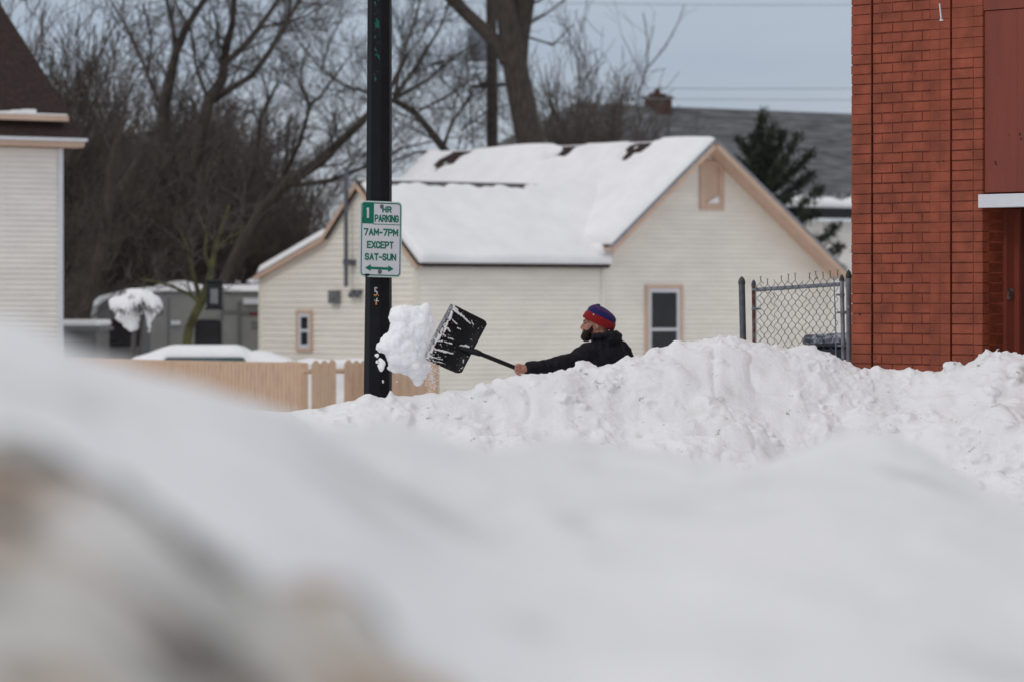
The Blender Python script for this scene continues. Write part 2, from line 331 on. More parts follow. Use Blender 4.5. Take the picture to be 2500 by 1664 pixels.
def bank():
    xs = np.arange(-6.0, 7.4, .022); ys = np.arange(23.0, 28.2, .035)
    X, Y = np.meshgrid(xs, ys)
    px = 1250+X/Y*F*1.0
    # ridge position and height for each x
    pxr = 1250+xs/25.8*F; rd = RD(pxr); pxr = 1250+xs/rd*F
    rz = ZC-(interp(pxr, PROF)-HZ)/F*rd
    kern = np.ones(15)/15; rzs = np.convolve(np.pad(rz, 7, 'edge'), kern, 'valid')
    P = np.stack([X.ravel(), Y.ravel(), 0*X.ravel()], 1)
    wob = (fbm(np.stack([xs, 0*xs, 0*xs], 1), 1.3, 3, 3)*.10)
    d = Y-(rd+wob)[None, :]
    sharp = np.clip(1-np.abs(d)/.14, 0, 1); RZ = rzs[None, :]+(rz-rzs)[None, :]*sharp**.5
    front = np.where(d < 0, -d, 0); back = np.where(d > 0, d, 0)
    # front face: shoulder, then ~35-40 degree slope
    drop = np.interp(front.ravel(), [0,.12,.5,1.1,1.8,2.6], [0,.04,.30,.66,1.02,1.3]).reshape(front.shape)+np.interp(back.ravel(), [0,.1,.5,1.3,2.4], [0,.05,.42,1.25,1.6]).reshape(front.shape)
    Z = RZ-drop
    n = fbm(P, 1.1, 3, 21).reshape(X.shape)*.10+fbm(P, 4.2, 3, 31).reshape(X.shape)*.045
    Z = Z+n*np.clip(np.abs(d)/.35-.15, 0, 1)
    en = np.clip(np.minimum(X+6.0, 7.4-X)/1.3, 0, 1); Z = Z*(en*en*(3-2*en))-.12*(1-en)
    Z = np.maximum(Z, -.1)
    ny, nx = X.shape; top = np.stack([X.ravel(), Y.ravel(), Z.ravel()], 1); bot = top.copy(); bot[:,2] = -.35
    V = np.concatenate([top, bot]); o = nx*ny
    i = np.arange((ny-1)*nx).reshape(ny-1, nx)[:, :-1].ravel()
    Fc = [np.stack([i, i+1, i+nx+1, i+nx], 1), np.stack([i+o, i+nx+o, i+nx+1+o, i+1+o], 1)]
    j = np.arange(nx-1); Fc.append(np.stack([j, j+o, j+1+o, j+1], 1)); j = j+(ny-1)*nx; Fc.append(np.stack([j, j+1, j+1+o, j+o], 1))
    j = np.arange(ny-1)*nx; Fc.append(np.stack([j, j+nx, j+nx+o, j+o], 1)); j = j+nx-1; Fc.append(np.stack([j, j+o, j+nx+o, j+nx], 1))
    mb = MB()
    # loose clods on the face and crest
    ico = bmesh.new(); bmesh.ops.create_icosphere(ico, subdivisions=2, radius=1); iv = np.array([v.co[:] for v in ico.verts]); ifc = np.array([[v.index for v in f.verts] for f in ico.faces]); ico.free()
    CV = []; CF = []; cnt = 0
    def hz(x, y):
        a = min(max(int((x-xs[0])/.022), 0), nx-1); b = min(max(int((y-ys[0])/.035), 0), ny-1); return Z[b, a]
    for k in range(5000):
        x = R.uniform(-5.6, 6.9); rdx = float(RD(1250+x/25.8*F)); t = R.random()
        if t < .42: y = rdx+R.uniform(-.16, .03); r = R.uniform(.006, .017)
        else:
            y = rdx-abs(R.gauss(.9, .55)); q = R.random(); r = R.uniform(.010, .03) if q < .66 else (R.uniform(.03, .055) if q < .96 else R.uniform(.055, .085))
            cl = vnoise(np.array([[x, y, 0.]]), .9, 77)[0]
            if cl < -.05 and R.random() < .8: continue
        if y < 23.1: continue
        z = hz(x, y)-r*(R.uniform(-.1, .6) if t < .42 else R.uniform(.1, .6))
        s = np.array([R.uniform(.8,1.3), R.uniform(.8,1.3), R.uniform(.6,.95)])*r
        v = iv*(1+.45*vnoise(iv+R.uniform(0,90), 1.3, k)[:, None]+.15*vnoise(iv+R.uniform(0,90), 3.3, k)[:, None])*s
        a = R.uniform(0, 6.28); ca, sa = math.cos(a), math.sin(a)
        v = np.stack([v[:,0]*ca-v[:,1]*sa, v[:,0]*sa+v[:,1]*ca, v[:,2]], 1)+np.array([x, y, z])
        CV.append(v); CF.append(ifc+cnt+len(V)); cnt += len(v)
    VV = np.concatenate([V]+CV); me = bpy.data.meshes.new('b')
    quads = np.concatenate(Fc); tris = np.concatenate(CF)
    me.vertices.add(len(VV)); me.vertices.foreach_set('co', VV.astype(np.float32).ravel())
    li = np.concatenate([quads.ravel(), tris.ravel()]).astype(np.int32); me.loops.add(len(li)); me.loops.foreach_set('vertex_index', li)
    st = np.concatenate([np.arange(len(quads))*4, len(quads)*4+np.arange(len(tris))*3]).astype(np.int32); me.polygons.add(len(st)); me.polygons.foreach_set('loop_start', st); me.update(calc_edges=True)
    o2 = bpy.data.objects.new('tmp', me); C.objects.link(o2); m = o2.modifiers.new('r', 'REMESH'); m.mode = 'VOXEL'; m.voxel_size = .0095
    dg = bpy.context.evaluated_depsgraph_get(); r = bpy.data.meshes.new_from_object(o2.evaluated_get(dg)); bpy.data.objects.remove(o2)
    def fn(p):
        a = fbm(p, 9, 3, 41); rid = 1-np.abs(vnoise(p, 6, 55))
        mk = np.clip(vnoise(p, 1.5, 66)*.5+vnoise(p, 3.7, 67)*.35+.48, .15, 1.15)
        blk = np.clip(np.abs(vnoise(p, 4.5, 88))*2, 0, 1)**.6
        return a*.010*mk+(rid-.6)*.008*mk+(blk-.6)*.018+(vnoise(p, 30, 9)*.0065+vnoise(p, 58, 19)*.0036)*mk-np.clip(vnoise(p, 13, 61)-.35, 0, 1)*.06*mk
    displace(r, fn)
    print('bank verts', len(r.vertices))
    o = link('snow_bank', r, M['plough'], None, True)
    tag(o, 'lumpy white ploughed snow bank, sharp, that the man stands behind', 'snow bank')
bank()

# ---------------------------------------------------------------- out-of-focus banks close to the lens
def near_bank(name, crest, z0, d0, mtl, label, seed, x0, x1, nx, nd, amp, rough, behind, clods=0):
    pxs = np.linspace(x0, x1, nx); V = np.zeros((nd, nx, 3))
    cys = interp(pxs, [(c[0], c[1]) for c in crest]); cds = interp(pxs, [(c[0], c[2]) for c in crest]); czs = ZC-(cys-HZ)/F*cds
    def sm(a, n): k_ = np.hanning(n); k_ /= k_.sum(); return np.convolve(np.pad(a, n//2, 'edge'), k_, 'valid')[:len(a)]
    cds = sm(cds, 41); czs = sm(czs, 7); czw = sm(czs, 121)
    for i, p in enumerate(pxs):
        cd = cds[i]; cz = czs[i]
        for j in range(nd):
            t = j/(nd-1)
            if t < .7:
                q = t/.7; D = d0+(cd-d0)*q; z = z0+(czw[i]-z0)*math.sin(q*math.pi/2)**.9+(cz-czw[i])*q**5
            else:
                q = (t-.7)/.3; D = cd+behind*q; z = cz-(cz+.1)*(1-math.cos(q*math.pi/2))
            V[j, i] = ((p-1250)/F*D*1.0, D, z)
    P = V.reshape(-1, 3); n = fbm(P, rough, 5, seed)*amp+(fbm(P, 5.5, 4, seed+5)*.010 if rough < 5 else 0); P[:,2] += n-amp*.2
    i = np.arange((nd-1)*nx).reshape(nd-1, nx)[:, :-1].ravel()
    me = raw_mesh(name, P, np.stack([i, i+1, i+nx+1, i+nx], 1))
    tag(link(name, me, mtl, None, True), label, 'snow bank')
CR1 = [(-900,790,4.5),(-200,800,4.5),(0,812,4.5),(120,830,4.6),(220,866,4.7),(330,890,4.8),(480,915,4.9),(600,940,5.0),(700,975,5.1),(790,1018,5.3),(900,1055,5.7),(1060,1085,6.3),(1250,1112,6.9),(1500,1118,7.6),(1700,1116,8),(1880,1105,8.2),(1940,1085,8.4),(2020,1064,8.5),(2090,1054,8.5),(2160,1062,8.5),(2250,1098,8.5),(2330,1142,8.5),(2400,1182,8.5),(2500,1225,8.5),(3400,1320,8.5)]
near_bank('snow_bank', CR1, 1.47, 1.9, M['near'], 'soft white snow bank filling the blurred foreground below the street', 3, -900, 3400, 420, 160, .03, 1.6, 3.0)
CR2 = [(-900,1040,2.9),(-60,1050,2.9),(40,1068,2.9),(150,1090,2.9),(300,1150,2.9),(430,1220,2.9),(540,1310,2.85),(620,1400,2.8),(760,1470,2.8),(900,1520,2.75),(1000,1600,2.7),(1100,1700,2.6),(1300,1850,2.6),(1600,2000,2.6)]
near_bank('snow_bank', CR2, 1.46, 1.5, M['dirty'], 'grit stained dirty snow bank in the lower left corner', 8, -900, 1600, 360, 160, .022, 9.0, .8)

# ---------------------------------------------------------------- vegetation
class Tubes:
    def __init__(s): s.V = []; s.F = []; s.n = 0
    def add(s, pts, rad, k=3):
        pts = np.asarray(pts); n = len(pts); t = np.gradient(pts, axis=0); t /= (np.linalg.norm(t, axis=1)[:, None]+1e-9)
        ref = np.array([0., 1., 0.]) if abs(t[0, 1]) < .9 else np.array([1., 0., 0.])
        a = np.cross(t, ref); a /= (np.linalg.norm(a, axis=1)[:, None]+1e-9); b = np.cross(t, a)
        ang = np.arange(k)*2*math.pi/k; rad = np.asarray(rad)
        ring = pts[:, None, :]+rad[:, None, None]*(a[:, None, :]*np.cos(ang)[None, :, None]+b[:, None, :]*np.sin(ang)[None, :, None])
        s.V.append(ring.reshape(-1, 3)); i = (np.arange(n-1)[:, None]*k+np.arange(k)[None, :]); j = (np.arange(n-1)[:, None]*k+(np.arange(k)[None, :]+1) % k)
        s.F.append(np.stack([i, j, j+k, i+k], -1).reshape(-1, 4)+s.n); s.n += n*k
    def build(s, name, mtl, parent=None):
        return link(name, raw_mesh(name, np.concatenate(s.V), np.concatenate(s.F)), mtl, parent, True)
def rnd_dir(d, spread, up=0.0):
    v = np.array(d)+NR.normal(0, spread, 3)+np.array([0, 0, up]); return v/(np.linalg.norm(v)+1e-9)
def grow(T, p, d, L, r, lev, spread=.35, up=.08, kids=5, shrink=.55, rmin=.006, wig=.12):
    n = 4; pts = [np.array(p)]; dd = np.array(d)
    for i in range(n):
        dd = rnd_dir(dd, wig, up*.4); pts.append(pts[-1]+dd*L/n)
    rr = np.linspace(r, r*.5, n+1); rr = np.maximum(rr, rmin); T.add(pts, rr, 3 if r < .04 else 6)
    if lev <= 0: return
    for k in range(kids):
        t = .25+.75*(k+NR.random())/kids; i = min(int(t*n), n-1); f = t*n-i
        q = pts[i]*(1-f)+pts[i+1]*f
        grow(T, q, rnd_dir(dd, spread*1.6, up), L*shrink*NR.uniform(.7, 1.2), max(rr[i]*.55, rmin), lev-1, spread, up, kids, shrink, rmin, wig)
def tree_from_limbs(name, label, D, limbs, disp=True, dj=1.0, twL=1.6, lev=2, kids=5, step=.75, spread=.6, bark='bark', twig='twig', group=None, tw_r=.012, up=.1, thin=9999):
    k = 1.0611 if disp else 1.0
    loc = W(limbs[0][0][0]*k, HZ, D); root = empty(name, (loc.x, D, -.78), 0, label, 'tree', group); o = np.array(root.location)
    tr = Tubes(); cr = Tubes()
    for li, limb in enumerate(limbs):
        pts = []; rad = []; dd = 0.0; ph = NR.uniform(0, 6.28); first = limb[0]
        for q, (x, y, ww) in enumerate(limb):
            off = 0 if li == 0 else math.sin(ph+q*.8)*dj*min(1, q*.4)
            Dq = D+off; v = W(x*k, y*k, Dq); pts.append(np.array(v)-o); rad.append(ww*k/F*Dq/2*(1.22 if ww < 30 else 1.0))
        # refine
        P2 = [pts[0]]; R2 = [rad[0]]
        for a, b, ra, rb in zip(pts[:-1], pts[1:], rad[:-1], rad[1:]):
            L = np.linalg.norm(b-a); m = max(1, int(L/.8))
            for t in range(1, m+1):
                f = t/m; c = a*(1-f)+b*f
                if t < m: c = c+NR.normal(0, .04, 3)
                P2.append(c); R2.append(ra*(1-f)+rb*f)
        tr.add(P2, R2, 10 if max(rad) > .15 else 7)
        s = 0.0; nxt = step*NR.uniform(.3, 1)
        for a, b, r in zip(P2[:-1], P2[1:], R2):
            L = np.linalg.norm(b-a); dirn = (b-a)/(L+1e-9)
            while s+L > nxt:
                f = (nxt-s)/L; q = a*(1-f)+b*f; nxt += step*NR.uniform(.6, 1.4)
                if r < thin: grow(cr, q, rnd_dir(dirn, spread, up), twL*NR.uniform(.6, 1.3), max(min(r*.45, .035), tw_r), lev, .4, up, kids, .6, tw_r*.6)
            s += L
    tr.build('trunk', M[bark], root)
    if cr.n: cr.build('crown', M[twig], root)
    return root
big = 'large bare trees behind the houses'
tree_from_limbs('bare_tree', 'tall bare tree with dark upright limbs rising above the camper', 112,
 [[(430,760,40),(425,640,36),(420,540,32),(405,430,30),(380,330,27),(375,250,24),(392,180,20),(405,120,16),(430,60,14),(470,0,11),(500,-60,9)],
  [(402,130,10),(400,70,9),(385,10,7),(378,-50,5)], [(420,560,26),(440,430,26),(460,320,24),(482,230,22),(512,180,20),(520,110,16),(535,55,13),(542,-50,9)],
  [(515,150,13),(560,108,12),(600,60,10),(640,0,8),(670,-50,6)], [(485,235,15),(530,205,13),(580,175,12),(620,120,11),(655,60,9),(695,-10,8)],
  [(640,95,7),(665,30,6),(670,-40,5)], [(375,260,9),(340,170,7),(300,80,6),(260,10,4)], [(340,170,6),(350,90,5),(330,10,4)], [(480,235,8),(450,150,6),(440,70,5),(400,0,4)],[(600,65,6),(700,40,4),(780,-10,3)]],
 group=big, twL=1.6, step=.5, thin=.2, kids=6, spread=.8, tw_r=.010)
tree_from_limbs('bare_tree', 'bare tree whose long limb leans right toward the black pole', 108,
 [[(500,760,44),(520,650,40),(560,560,34),(600,490,30),(660,420,26),(740,370,20),(790,320,17),(850,262,14),(905,190,10),(940,120,7)],
  [(660,425,12),(700,425,10),(760,415,8),(850,382,6),(930,340,4),(1000,325,3)], [(600,485,14),(645,420,10),(690,330,8),(715,240,7),(735,225,5),(790,150,4)],
  [(560,560,16),(560,460,13),(590,360,10),(600,270,8),(640,190,5)],[(715,245,5),(690,190,4),(700,130,3)]],
 group=big, twL=1.6, step=.42, thin=.2, kids=6, spread=.9, tw_r=.010)
tree_from_limbs('bare_tree', 'bare tree with limbs fanning out just right of the black pole', 118,
 [[(1045,420,18),(1035,360,17),(1012,330,16),(985,295,14),(950,255,13),(905,230,12)], [(905,230,9),(960,150,7),(1010,70,5),(1035,5,4),(1050,-50,3)], [(910,228,7),(990,180,5),(1060,120,4),(1100,100,3)],
  [(905,235,7),(930,120,5),(960,30,4),(975,-40,3)], [(900,230,7),(850,215,6),(790,195,5),(740,160,4),(690,100,3),(660,40,2)], [(960,258,5),(1040,215,4),(1100,170,3)], [(1020,340,8),(1040,280,5),(1080,230,4),(1120,200,3)],
  [(1030,350,6),(960,350,5),(910,370,4),(880,380,3)],[(740,160,4),(760,90,3),(800,20,2)],[(1060,300,4),(1130,250,3),(1180,240,2)]],
 group=big, twL=1.5, step=.32, thin=.2, kids=6, spread=.9, tw_r=.009)
tree_from_limbs('bare_tree', 'thick trunked bare tree forking behind the snowy roof ridge', 109,
 [[(1310,700,78),(1308,500,74),(1302,400,72),(1295,350,69),(1272,240,63),(1255,145,60),(1248,95,60),(1234,0,54),(1222,-90,48)],
  [(1262,150,52),(1266,95,52),(1280,0,52),(1296,-90,46)], [(1240,150,42),(1225,118,38),(1180,72,33),(1130,25,31),(1085,-25,28)],
  [(1290,60,6),(1340,30,4),(1390,-10,3)],[(1285,90,5),(1350,110,4),(1400,60,2)],[(1300,10,5),(1360,-20,4)]],
 disp=False, group=big, twL=1.1, step=.8, thin=.1, kids=4, lev=1)
tree_from_limbs('bare_tree', 'dark leaning tree trunk just right of the left house, behind the snowy shed', 98, [[(190,830,34),(200,790,33),(222,700,31),(246,610,29),(262,500,24),(270,400,18),(300,300,12)],[(246,610,14),(215,520,10),(200,430,7)]], disp=False, group=big, twL=1.3, step=.8, thin=.2, kids=5)
# thicket: dense twiggy shrubs of three growths, copied
def shrub(seed, H, stems, spread, lev, kids):
    global NR; NR = np.random.default_rng(seed); T = Tubes()
    for i in range(stems):
        a = NR.uniform(0, 6.28); d = np.array([math.cos(a)*spread*NR.random(), math.sin(a)*spread*NR.random(), 1.]); d /= np.linalg.norm(d)
        grow(T, np.array([NR.normal(0, .35), NR.normal(0, .35), 0]), d, H*NR.uniform(.45, .75), .045, lev, .33, .16, kids, .52, .0085, .07)
    return raw_mesh('shrub', np.concatenate(T.V), np.concatenate(T.F))
sm = [shrub(31, 9, 13, .45, 3, 7), shrub(32, 7, 12, .6, 3, 7), shrub(33, 8, 9, .3, 3, 6)]
NR = np.random.default_rng(77)
lab = ['dense dark thicket shrub with upright twigs', 'broad tangled brown thicket shrub', 'narrow upright thicket shrub']
TH = [(175,117,0,.85,'beside the left house wall'),(235,121,1,1.05,'behind the small snowy shed roof'),(290,116,2,1.05,'behind the camper rear corner'),(345,123,0,1.1,'tallest, left of the middle limbs'),(400,119,1,1.05,'behind the weeping tree'),
      (455,116,2,.95,'behind the mossy sapling'),(510,122,0,.95,'under the forked dark limbs'),(560,117,1,.95,'behind the dark hanging box'),(615,121,2,.75,'left of the long leaning limb'),(270,134,0,1.2,'at the back, above the shed'),(430,136,1,1.35,'at the back, above the camper'),
      (360,130,1,1.25,'at the back, above the camper window'),(520,131,0,1.05,'at the back, under the leaning limb'),(200,129,2,1.15,'at the back, near the left house eave'),(650,127,1,.62,'low, left of the cream house eave'),(700,131,0,.50,'low, by the cream house kinked roof'),(750,135,1,.45,'low, behind the conduit pipe'),
      (480,112,1,.85,'nearest, over the camper roof'),(330,111,0,.8,'nearest, over the camper window'),(590,112,1,.7,'nearest, over the camper right end'),(240,110,1,.72,'nearest, over the camper left end'),(410,110,2,.75,'nearest, just left of the mossy sapling')]
for i, (x, D, k, s, pos) in enumerate(TH):
    P = W(x*1.0611, HZ, D); o = link('thicket_shrub', sm[k], M['twig2']); o.location = (P.x, D, -.8); o.rotation_euler = (0, 0, i*1.9); o.scale = (s*1.0, s*1.0, s*.97)
    tag(o, lab[k]+' '+pos, 'shrub', 'bare shrubs of the thicket')
TR = [(1330,122,2,.95,'in front of the grey roof, left of the chimney'),(1385,124,0,1.08,'in front of the grey roof under the chimney'),(1290,126,1,.85,'beside the thick forked trunk'),(1440,128,1,.82,'in front of the grey roof, left of the evergreen'),(1365,130,2,1.3,'reaching highest over the grey roof'),(1500,132,2,.85,'below the chimney'),(1560,135,2,.68,'just right of the chimney'),(30,100,0,1.22,'whose twigs show over the dark brown roof at the top left')]
for i, (x, D, k, s, pos) in enumerate(TR):
    P = W(x*1.0611, HZ, D); o = link('bare_shrub', sm[k], M['twig']); o.location = (P.x, D, -.8); o.rotation_euler = (0, 0, i*2.3+1); o.scale = (s*.9, s*.9, s)
    tag(o, 'bare twiggy shrub '+pos, 'shrub', 'bare shrubs behind the roofs')
tree_from_limbs('bare_sapling', 'thin faint bare sapling rising in the open sky above the chimney', 165, [[(1455,330,4),(1466,230,4),(1490,150,3.2),(1490,90,2.4),(1480,30,2)], [(1492,155,3),(1530,110,2.4),(1562,50,2),(1575,10,1.5)], [(1490,120,2),(1505,60,1.6)], [(1488,200,2),(1450,120,1.6),(1430,80,1.2)]], twL=1.2, lev=1, kids=3, step=1.6, tw_r=.010)
# far wood
def farwood():
    T = Tubes()
    for i in range(520):
        x = R.uniform(-34, 2); D = R.uniform(165, 190); h = 4.2+1.5*math.sin(x*.5)+R.uniform(-1, 1)
        for k in range(7): grow(T, np.array([x, D, -.8]), rnd_dir([0, 0, 1], .22), h*NR.uniform(.5, 1), .05, 1, .4, .1, 5, .5, .02)
    tag(T.build('far_wood', M['twig2']), 'brown line of distant woods behind the camper and houses', 'woods', kind='stuff')
farwood()
# mossy sapling in front of the camper
tree_from_limbs('mossy_tree', 'small tree with mossy green forked trunk in front of the camper', 83,
 [[(452,880,20),(455,850,20),(462,800,19),(478,765,18),(496,730,19),(508,695,17),(516,660,14),(524,610,10),(540,560,6),(560,500,4)], [(492,742,13),(480,700,10),(468,660,8),(460,610,5),(440,560,3)], [(494,745,9),(462,718,7),(425,702,6),(390,690,5),(340,680,3)], [(516,660,8),(500,620,6),(505,570,4),(480,510,3)],[(524,610,6),(560,580,4),(600,560,3)]],
 disp=False, bark='moss', twL=.9, step=.35, thin=.09, tw_r=.007, kids=4, spread=.9)
# evergreen
def evergreen():
    D = 113; root = empty('juniper_tree', tuple(W(1860, HZ, D)[:2])+(-.78,), 0, 'dark green ragged juniper between the gable and the grey roof', 'tree'); o = np.array(root.location)
    tr = Tubes(); tr.add([np.array(W(a, b, D))-o for a, b in ((1870,760),(1868,600),(1864,450),(1860,330),(1860,285))], [.16,.13,.09,.05,.02], 7)
    V = []; Fc = []; n = 0
    def tuft(c, d, L):
        nonlocal n
        for q in range(7):
            dd = rnd_dir(d, .45); s = rnd_dir([0, 0, 1], 1.0); s = np.cross(dd, s); s /= np.linalg.norm(s)+1e-9
            a = c+NR.normal(0, .05, 3); V.extend([a-s*.020, a+s*.020, a+dd*L]); Fc.append((n, n+1, n+2)); n += 3
    def bough(pts, wd):
        pts = [np.array(p) for p in pts]; tr.add(pts, np.linspace(.05, .015, len(pts)), 5)
        for a, b in zip(pts[:-1], pts[1:]):
            L = np.linalg.norm(b-a); m = int(L/.06)+1
            for t in range(m):
                f = t/m; c = a*(1-f)+b*f; d = (b-a)/(L+1e-9)
                for q in range(4): tuft(c+NR.normal(0, wd, 3), rnd_dir(d, .6, .35), NR.uniform(.10, .22))
    def L3(*ps): return [np.array(W(a, b, D+dd))-o for a, b, dd in ps]
    B = [[(1860,420,0),(1858,340,0),(1860,275,0)], [(1862,430,0),(1830,380,.4),(1800,335,.5)], [(1862,450,0),(1820,410,-.4),(1795,390,-.5)], [(1864,430,0),(1895,370,.3),(1915,320,.3)], [(1864,460,0),(1910,400,-.3),(1950,330,-.4)],
         [(1866,480,0),(1925,430,.3),(1985,370,.3)], [(1866,520,0),(1930,470,.5),(1985,425,.5)], [(1868,560,0),(1920,540,-.4),(1970,490,-.5),(2010,460,-.5)], [(1868,560,0),(1940,550,.4),(2000,520,.5)], [(1866,500,0),(1830,460,.5),(1810,430,.6)],
         [(1868,600,0),(1940,580,-.3),(2000,590,-.3),(2050,550,-.4)], [(1868,640,0),(1960,620,.4),(2030,620,.3),(2060,600,.3)], [(1866,470,.0),(1890,440,-.6),(1900,400,-.8)], [(1864,400,0),(1880,350,-.2),(1885,305,-.2)], [(1866,540,0),(1850,500,-.6),(1840,450,-.8)], [(1866,520,0),(1900,500,-.7),(1930,480,-1)],
         [(1870,700,0),(1980,640,.2),(2040,650,.3),(2075,690,.4)],[(1864,420,0),(1845,370,.3),(1838,330,.3)]]
    for b in B: bough(L3(*b), .055)
    tr.build('trunk', M['bark'], root); link('crown', raw_mesh('crown', np.array(V), np.array(Fc)), M['needle'], root)
evergreen()

# ---------------------------------------------------------------- cream house
def LM(origin, rz): return Matrix.Translation(origin) @ Matrix.Rotation(rz, 4, 'Z')
def siding(mb, zlo, zhi, ext, fn, lap=.11, out=.020):
    # lapped boards: ext(z) -> (a0, a1); fn(a, outset, z) -> local point
    z = zlo
    while z < zhi-1e-4:
        z2 = min(z+lap, zhi); a0, a1 = ext(z); b0, b1 = ext(z2-1e-4)
        if b1-b0 > .01 and a1 > a0:
            zb = z+.0065
            mb.add([fn(a0, out, zb), fn(a1, out, zb), fn(b1, 0, z2), fn(b0, 0, z2)], [(0,1,2,3)])
            mb.add([fn(a0, -.012, zb), fn(a1, -.012, zb), fn(a1, out, zb), fn(a0, out, zb)], [(0,1,2,3)])
            mb.add([fn(a0, -.012, z), fn(a1, -.012, z), fn(a1, -.012, zb), fn(a0, -.012, zb)], [(0,1,2,3)])
            mb.add([fn(a0, 0, z), fn(a1, 0, z), fn(a1, -.012, z), fn(a0, -.012, z)], [(0,1,2,3)])
        z = z2
def window(parent, cx, z0, z1, wd, fn, double=True, trim=.09, rec=.02, label=None, filled=False):
    # fn(a, outset, z)
    def bx(mb, a0, a1, za, zb, d0, d1):
        V = [fn(a, d, z) for z in (za, zb) for d in (d0, d1) for a in (a0, a1)]
        mb.add(V, [(0,1,3,2),(4,6,7,5),(0,4,5,1),(2,3,7,6),(0,2,6,4),(1,5,7,3)])
    a0, a1 = cx-wd/2, cx+wd/2
    m = MB(); bx(m, a0, a0+trim, z0, z1, 0, .055); bx(m, a1-trim, a1, z0, z1, 0, .055); bx(m, a0+trim, a1-trim, z1-trim, z1, 0, .052); bx(m, a0+trim, a1-trim, z0, z0+trim, 0, .065)
    win = m.build('window', M['peach'], parent)
    if label: win['label'] = label
    s = MB(); t2 = .085 if not filled else .05; i0, i1, j0, j1 = a0+trim, a1-trim, z0+trim, z1-trim
    if filled:
        bx(s, i0, i1, j0, j1, .012, .02); s.build('panel', M['peach'], win)
        q = MB(); q.prism([(i0+.06, j0), (i1-.02, j0), (i1-.04, j0+.16), ((i0+i1)/2+.04, j0+.10), (i0+.1, j0+.03)], lambda a, b, d: fn(a, d, b), .022, .07); q.build('snow', M['snow_far'], win); return win
    bx(s, i0, i0+t2, j0, j1, .01, .035); bx(s, i1-t2, i1, j0, j1, .01, .035); bx(s, i0+t2, i1-t2, j1-t2, j1, .01, .035); bx(s, i0+t2, i1-t2, j0, j0+t2, .01, .035)
    mid = (j0+j1)/2
    if double: bx(s, i0+t2, i1-t2, mid-.03, mid+.03, .01, .04)
    s.build('sash', M['white'], win)
    for za, zb in (((j0+t2, mid-.03), (mid+.03, j1-t2)) if double else ((j0+t2, j1-t2),)):
        g = MB(); bx(g, i0+t2, i1-t2, za, zb, -.01, .015); g.build('pane', M['glass'], win)
    return win
def snow_sheet(name, parent, a0, a1, t0, t1, fn, thick, na, ntt, seed, edge=.18, sc=1.2):
    # fn(a, t, h) -> local point on the roof plane raised by h; thick(a, t) in metres (0 = bare)
    A = np.linspace(a0, a1, na); T = np.linspace(t0, t1, ntt); top = []; bot = []
    for j, t in enumerate(T):
        for i, a in enumerate(A):
            h = thick(a, t)*(1+.18*math.sin(a*sc+seed)*math.cos(t*sc*1.3))
            e = min(a-a0, a1-a, t-t0, t1-t)/edge; h *= max(0, min(1, e))**.45
            top.append(fn(a, t, max(h, -.04))); bot.append(fn(a, t, -.05))
    n = len(top); V = np.array([tuple(p) for p in top+bot]); i = np.arange((ntt-1)*na).reshape(ntt-1, na)[:, :-1].ravel()
    F1 = np.stack([i, i+1, i+na+1, i+na], 1); return link(name, raw_mesh(name, V, np.concatenate([F1, F1[:, ::-1]+n])), M['snow_far'], parent, True)
O = Vector((2.07, 98, 0)); GZ = -.78
house = empty('cream_house', O, AL, 'small cream sided house with peach trim and snow covered roof', 'house')
WD, AP, ZA, SL = 7.15, 2.945, 5.50, .785
zl = ZA-SL*AP; zr = ZA-.726*(WD-AP)
def gext(z):
    a0 = 0 if z <= zl else AP-(ZA-z)/SL; a1 = WD if z <= zr else AP+(ZA-z)/.726
    return a0, a1
m = MB(); siding(m, GZ, ZA, gext, lambda a, o, z: Vector((a, -o, z)))
m.box((-5.43+.02, .02, GZ), (0.0, .05, 2.55)); wing = MB()
wall = m.build('wall', M['siding'], house); wall['label'] = 'cream front gable wall'
m = MB(); siding(m, GZ, 2.62, lambda z: (-5.43, 0), lambda a, o, z: Vector((a, -o-.06, z)))
m.build('wall', M['siding'], house)['label'] = 'cream wall of the low wing'
# left gable-end wall with kinked roof line (along +b)
PR = [(-.1,2.55),(1.98,4.45),(3.31,3.21),(5.85,2.40)]
def lext(z):
    zs = 2.55; lo = -.06 if z <= 2.6 else 1.98-(4.45-z)/((4.45-2.6)/2.04)
    if z <= 2.40: hi = 5.85
    elif z <= 3.21: hi = 5.85-(z-2.40)/(3.21-2.40)*(5.85-3.31)
    else: hi = 3.31-(z-3.21)/(4.45-3.21)*(3.31-1.98)
    return lo, hi
m = MB(); siding(m, GZ, 4.45, lext, lambda b, o, z: Vector((-5.43-o, b, z)), lap=.13)
m.build('wall', M['siding'], house)['label'] = 'cream side wall under the kinked roof'
# back box so it is solid
m = MB(); m.box((.05, .1, GZ), (WD-.05, 10.1, 2.3)); m.box((-5.38, .0, GZ), (.1, 5.8, 2.35)); m.build('wall', M['siding'], house)
# corner boards
m = MB()
for A_, B_ in (((-5.47, -.09, GZ), (-5.38, -.02, 2.56)), ((-.10, -.11, GZ), (-.0, -.075, 2.56)), ((WD-.08, -.03, GZ), (WD+.02, .06, 2.5)), ((-5.47, 5.80, GZ), (-5.40, 5.90, 2.38))): m = MB(); m.box(A_, B_); m.build('corner_board', M['cornerb'], house)
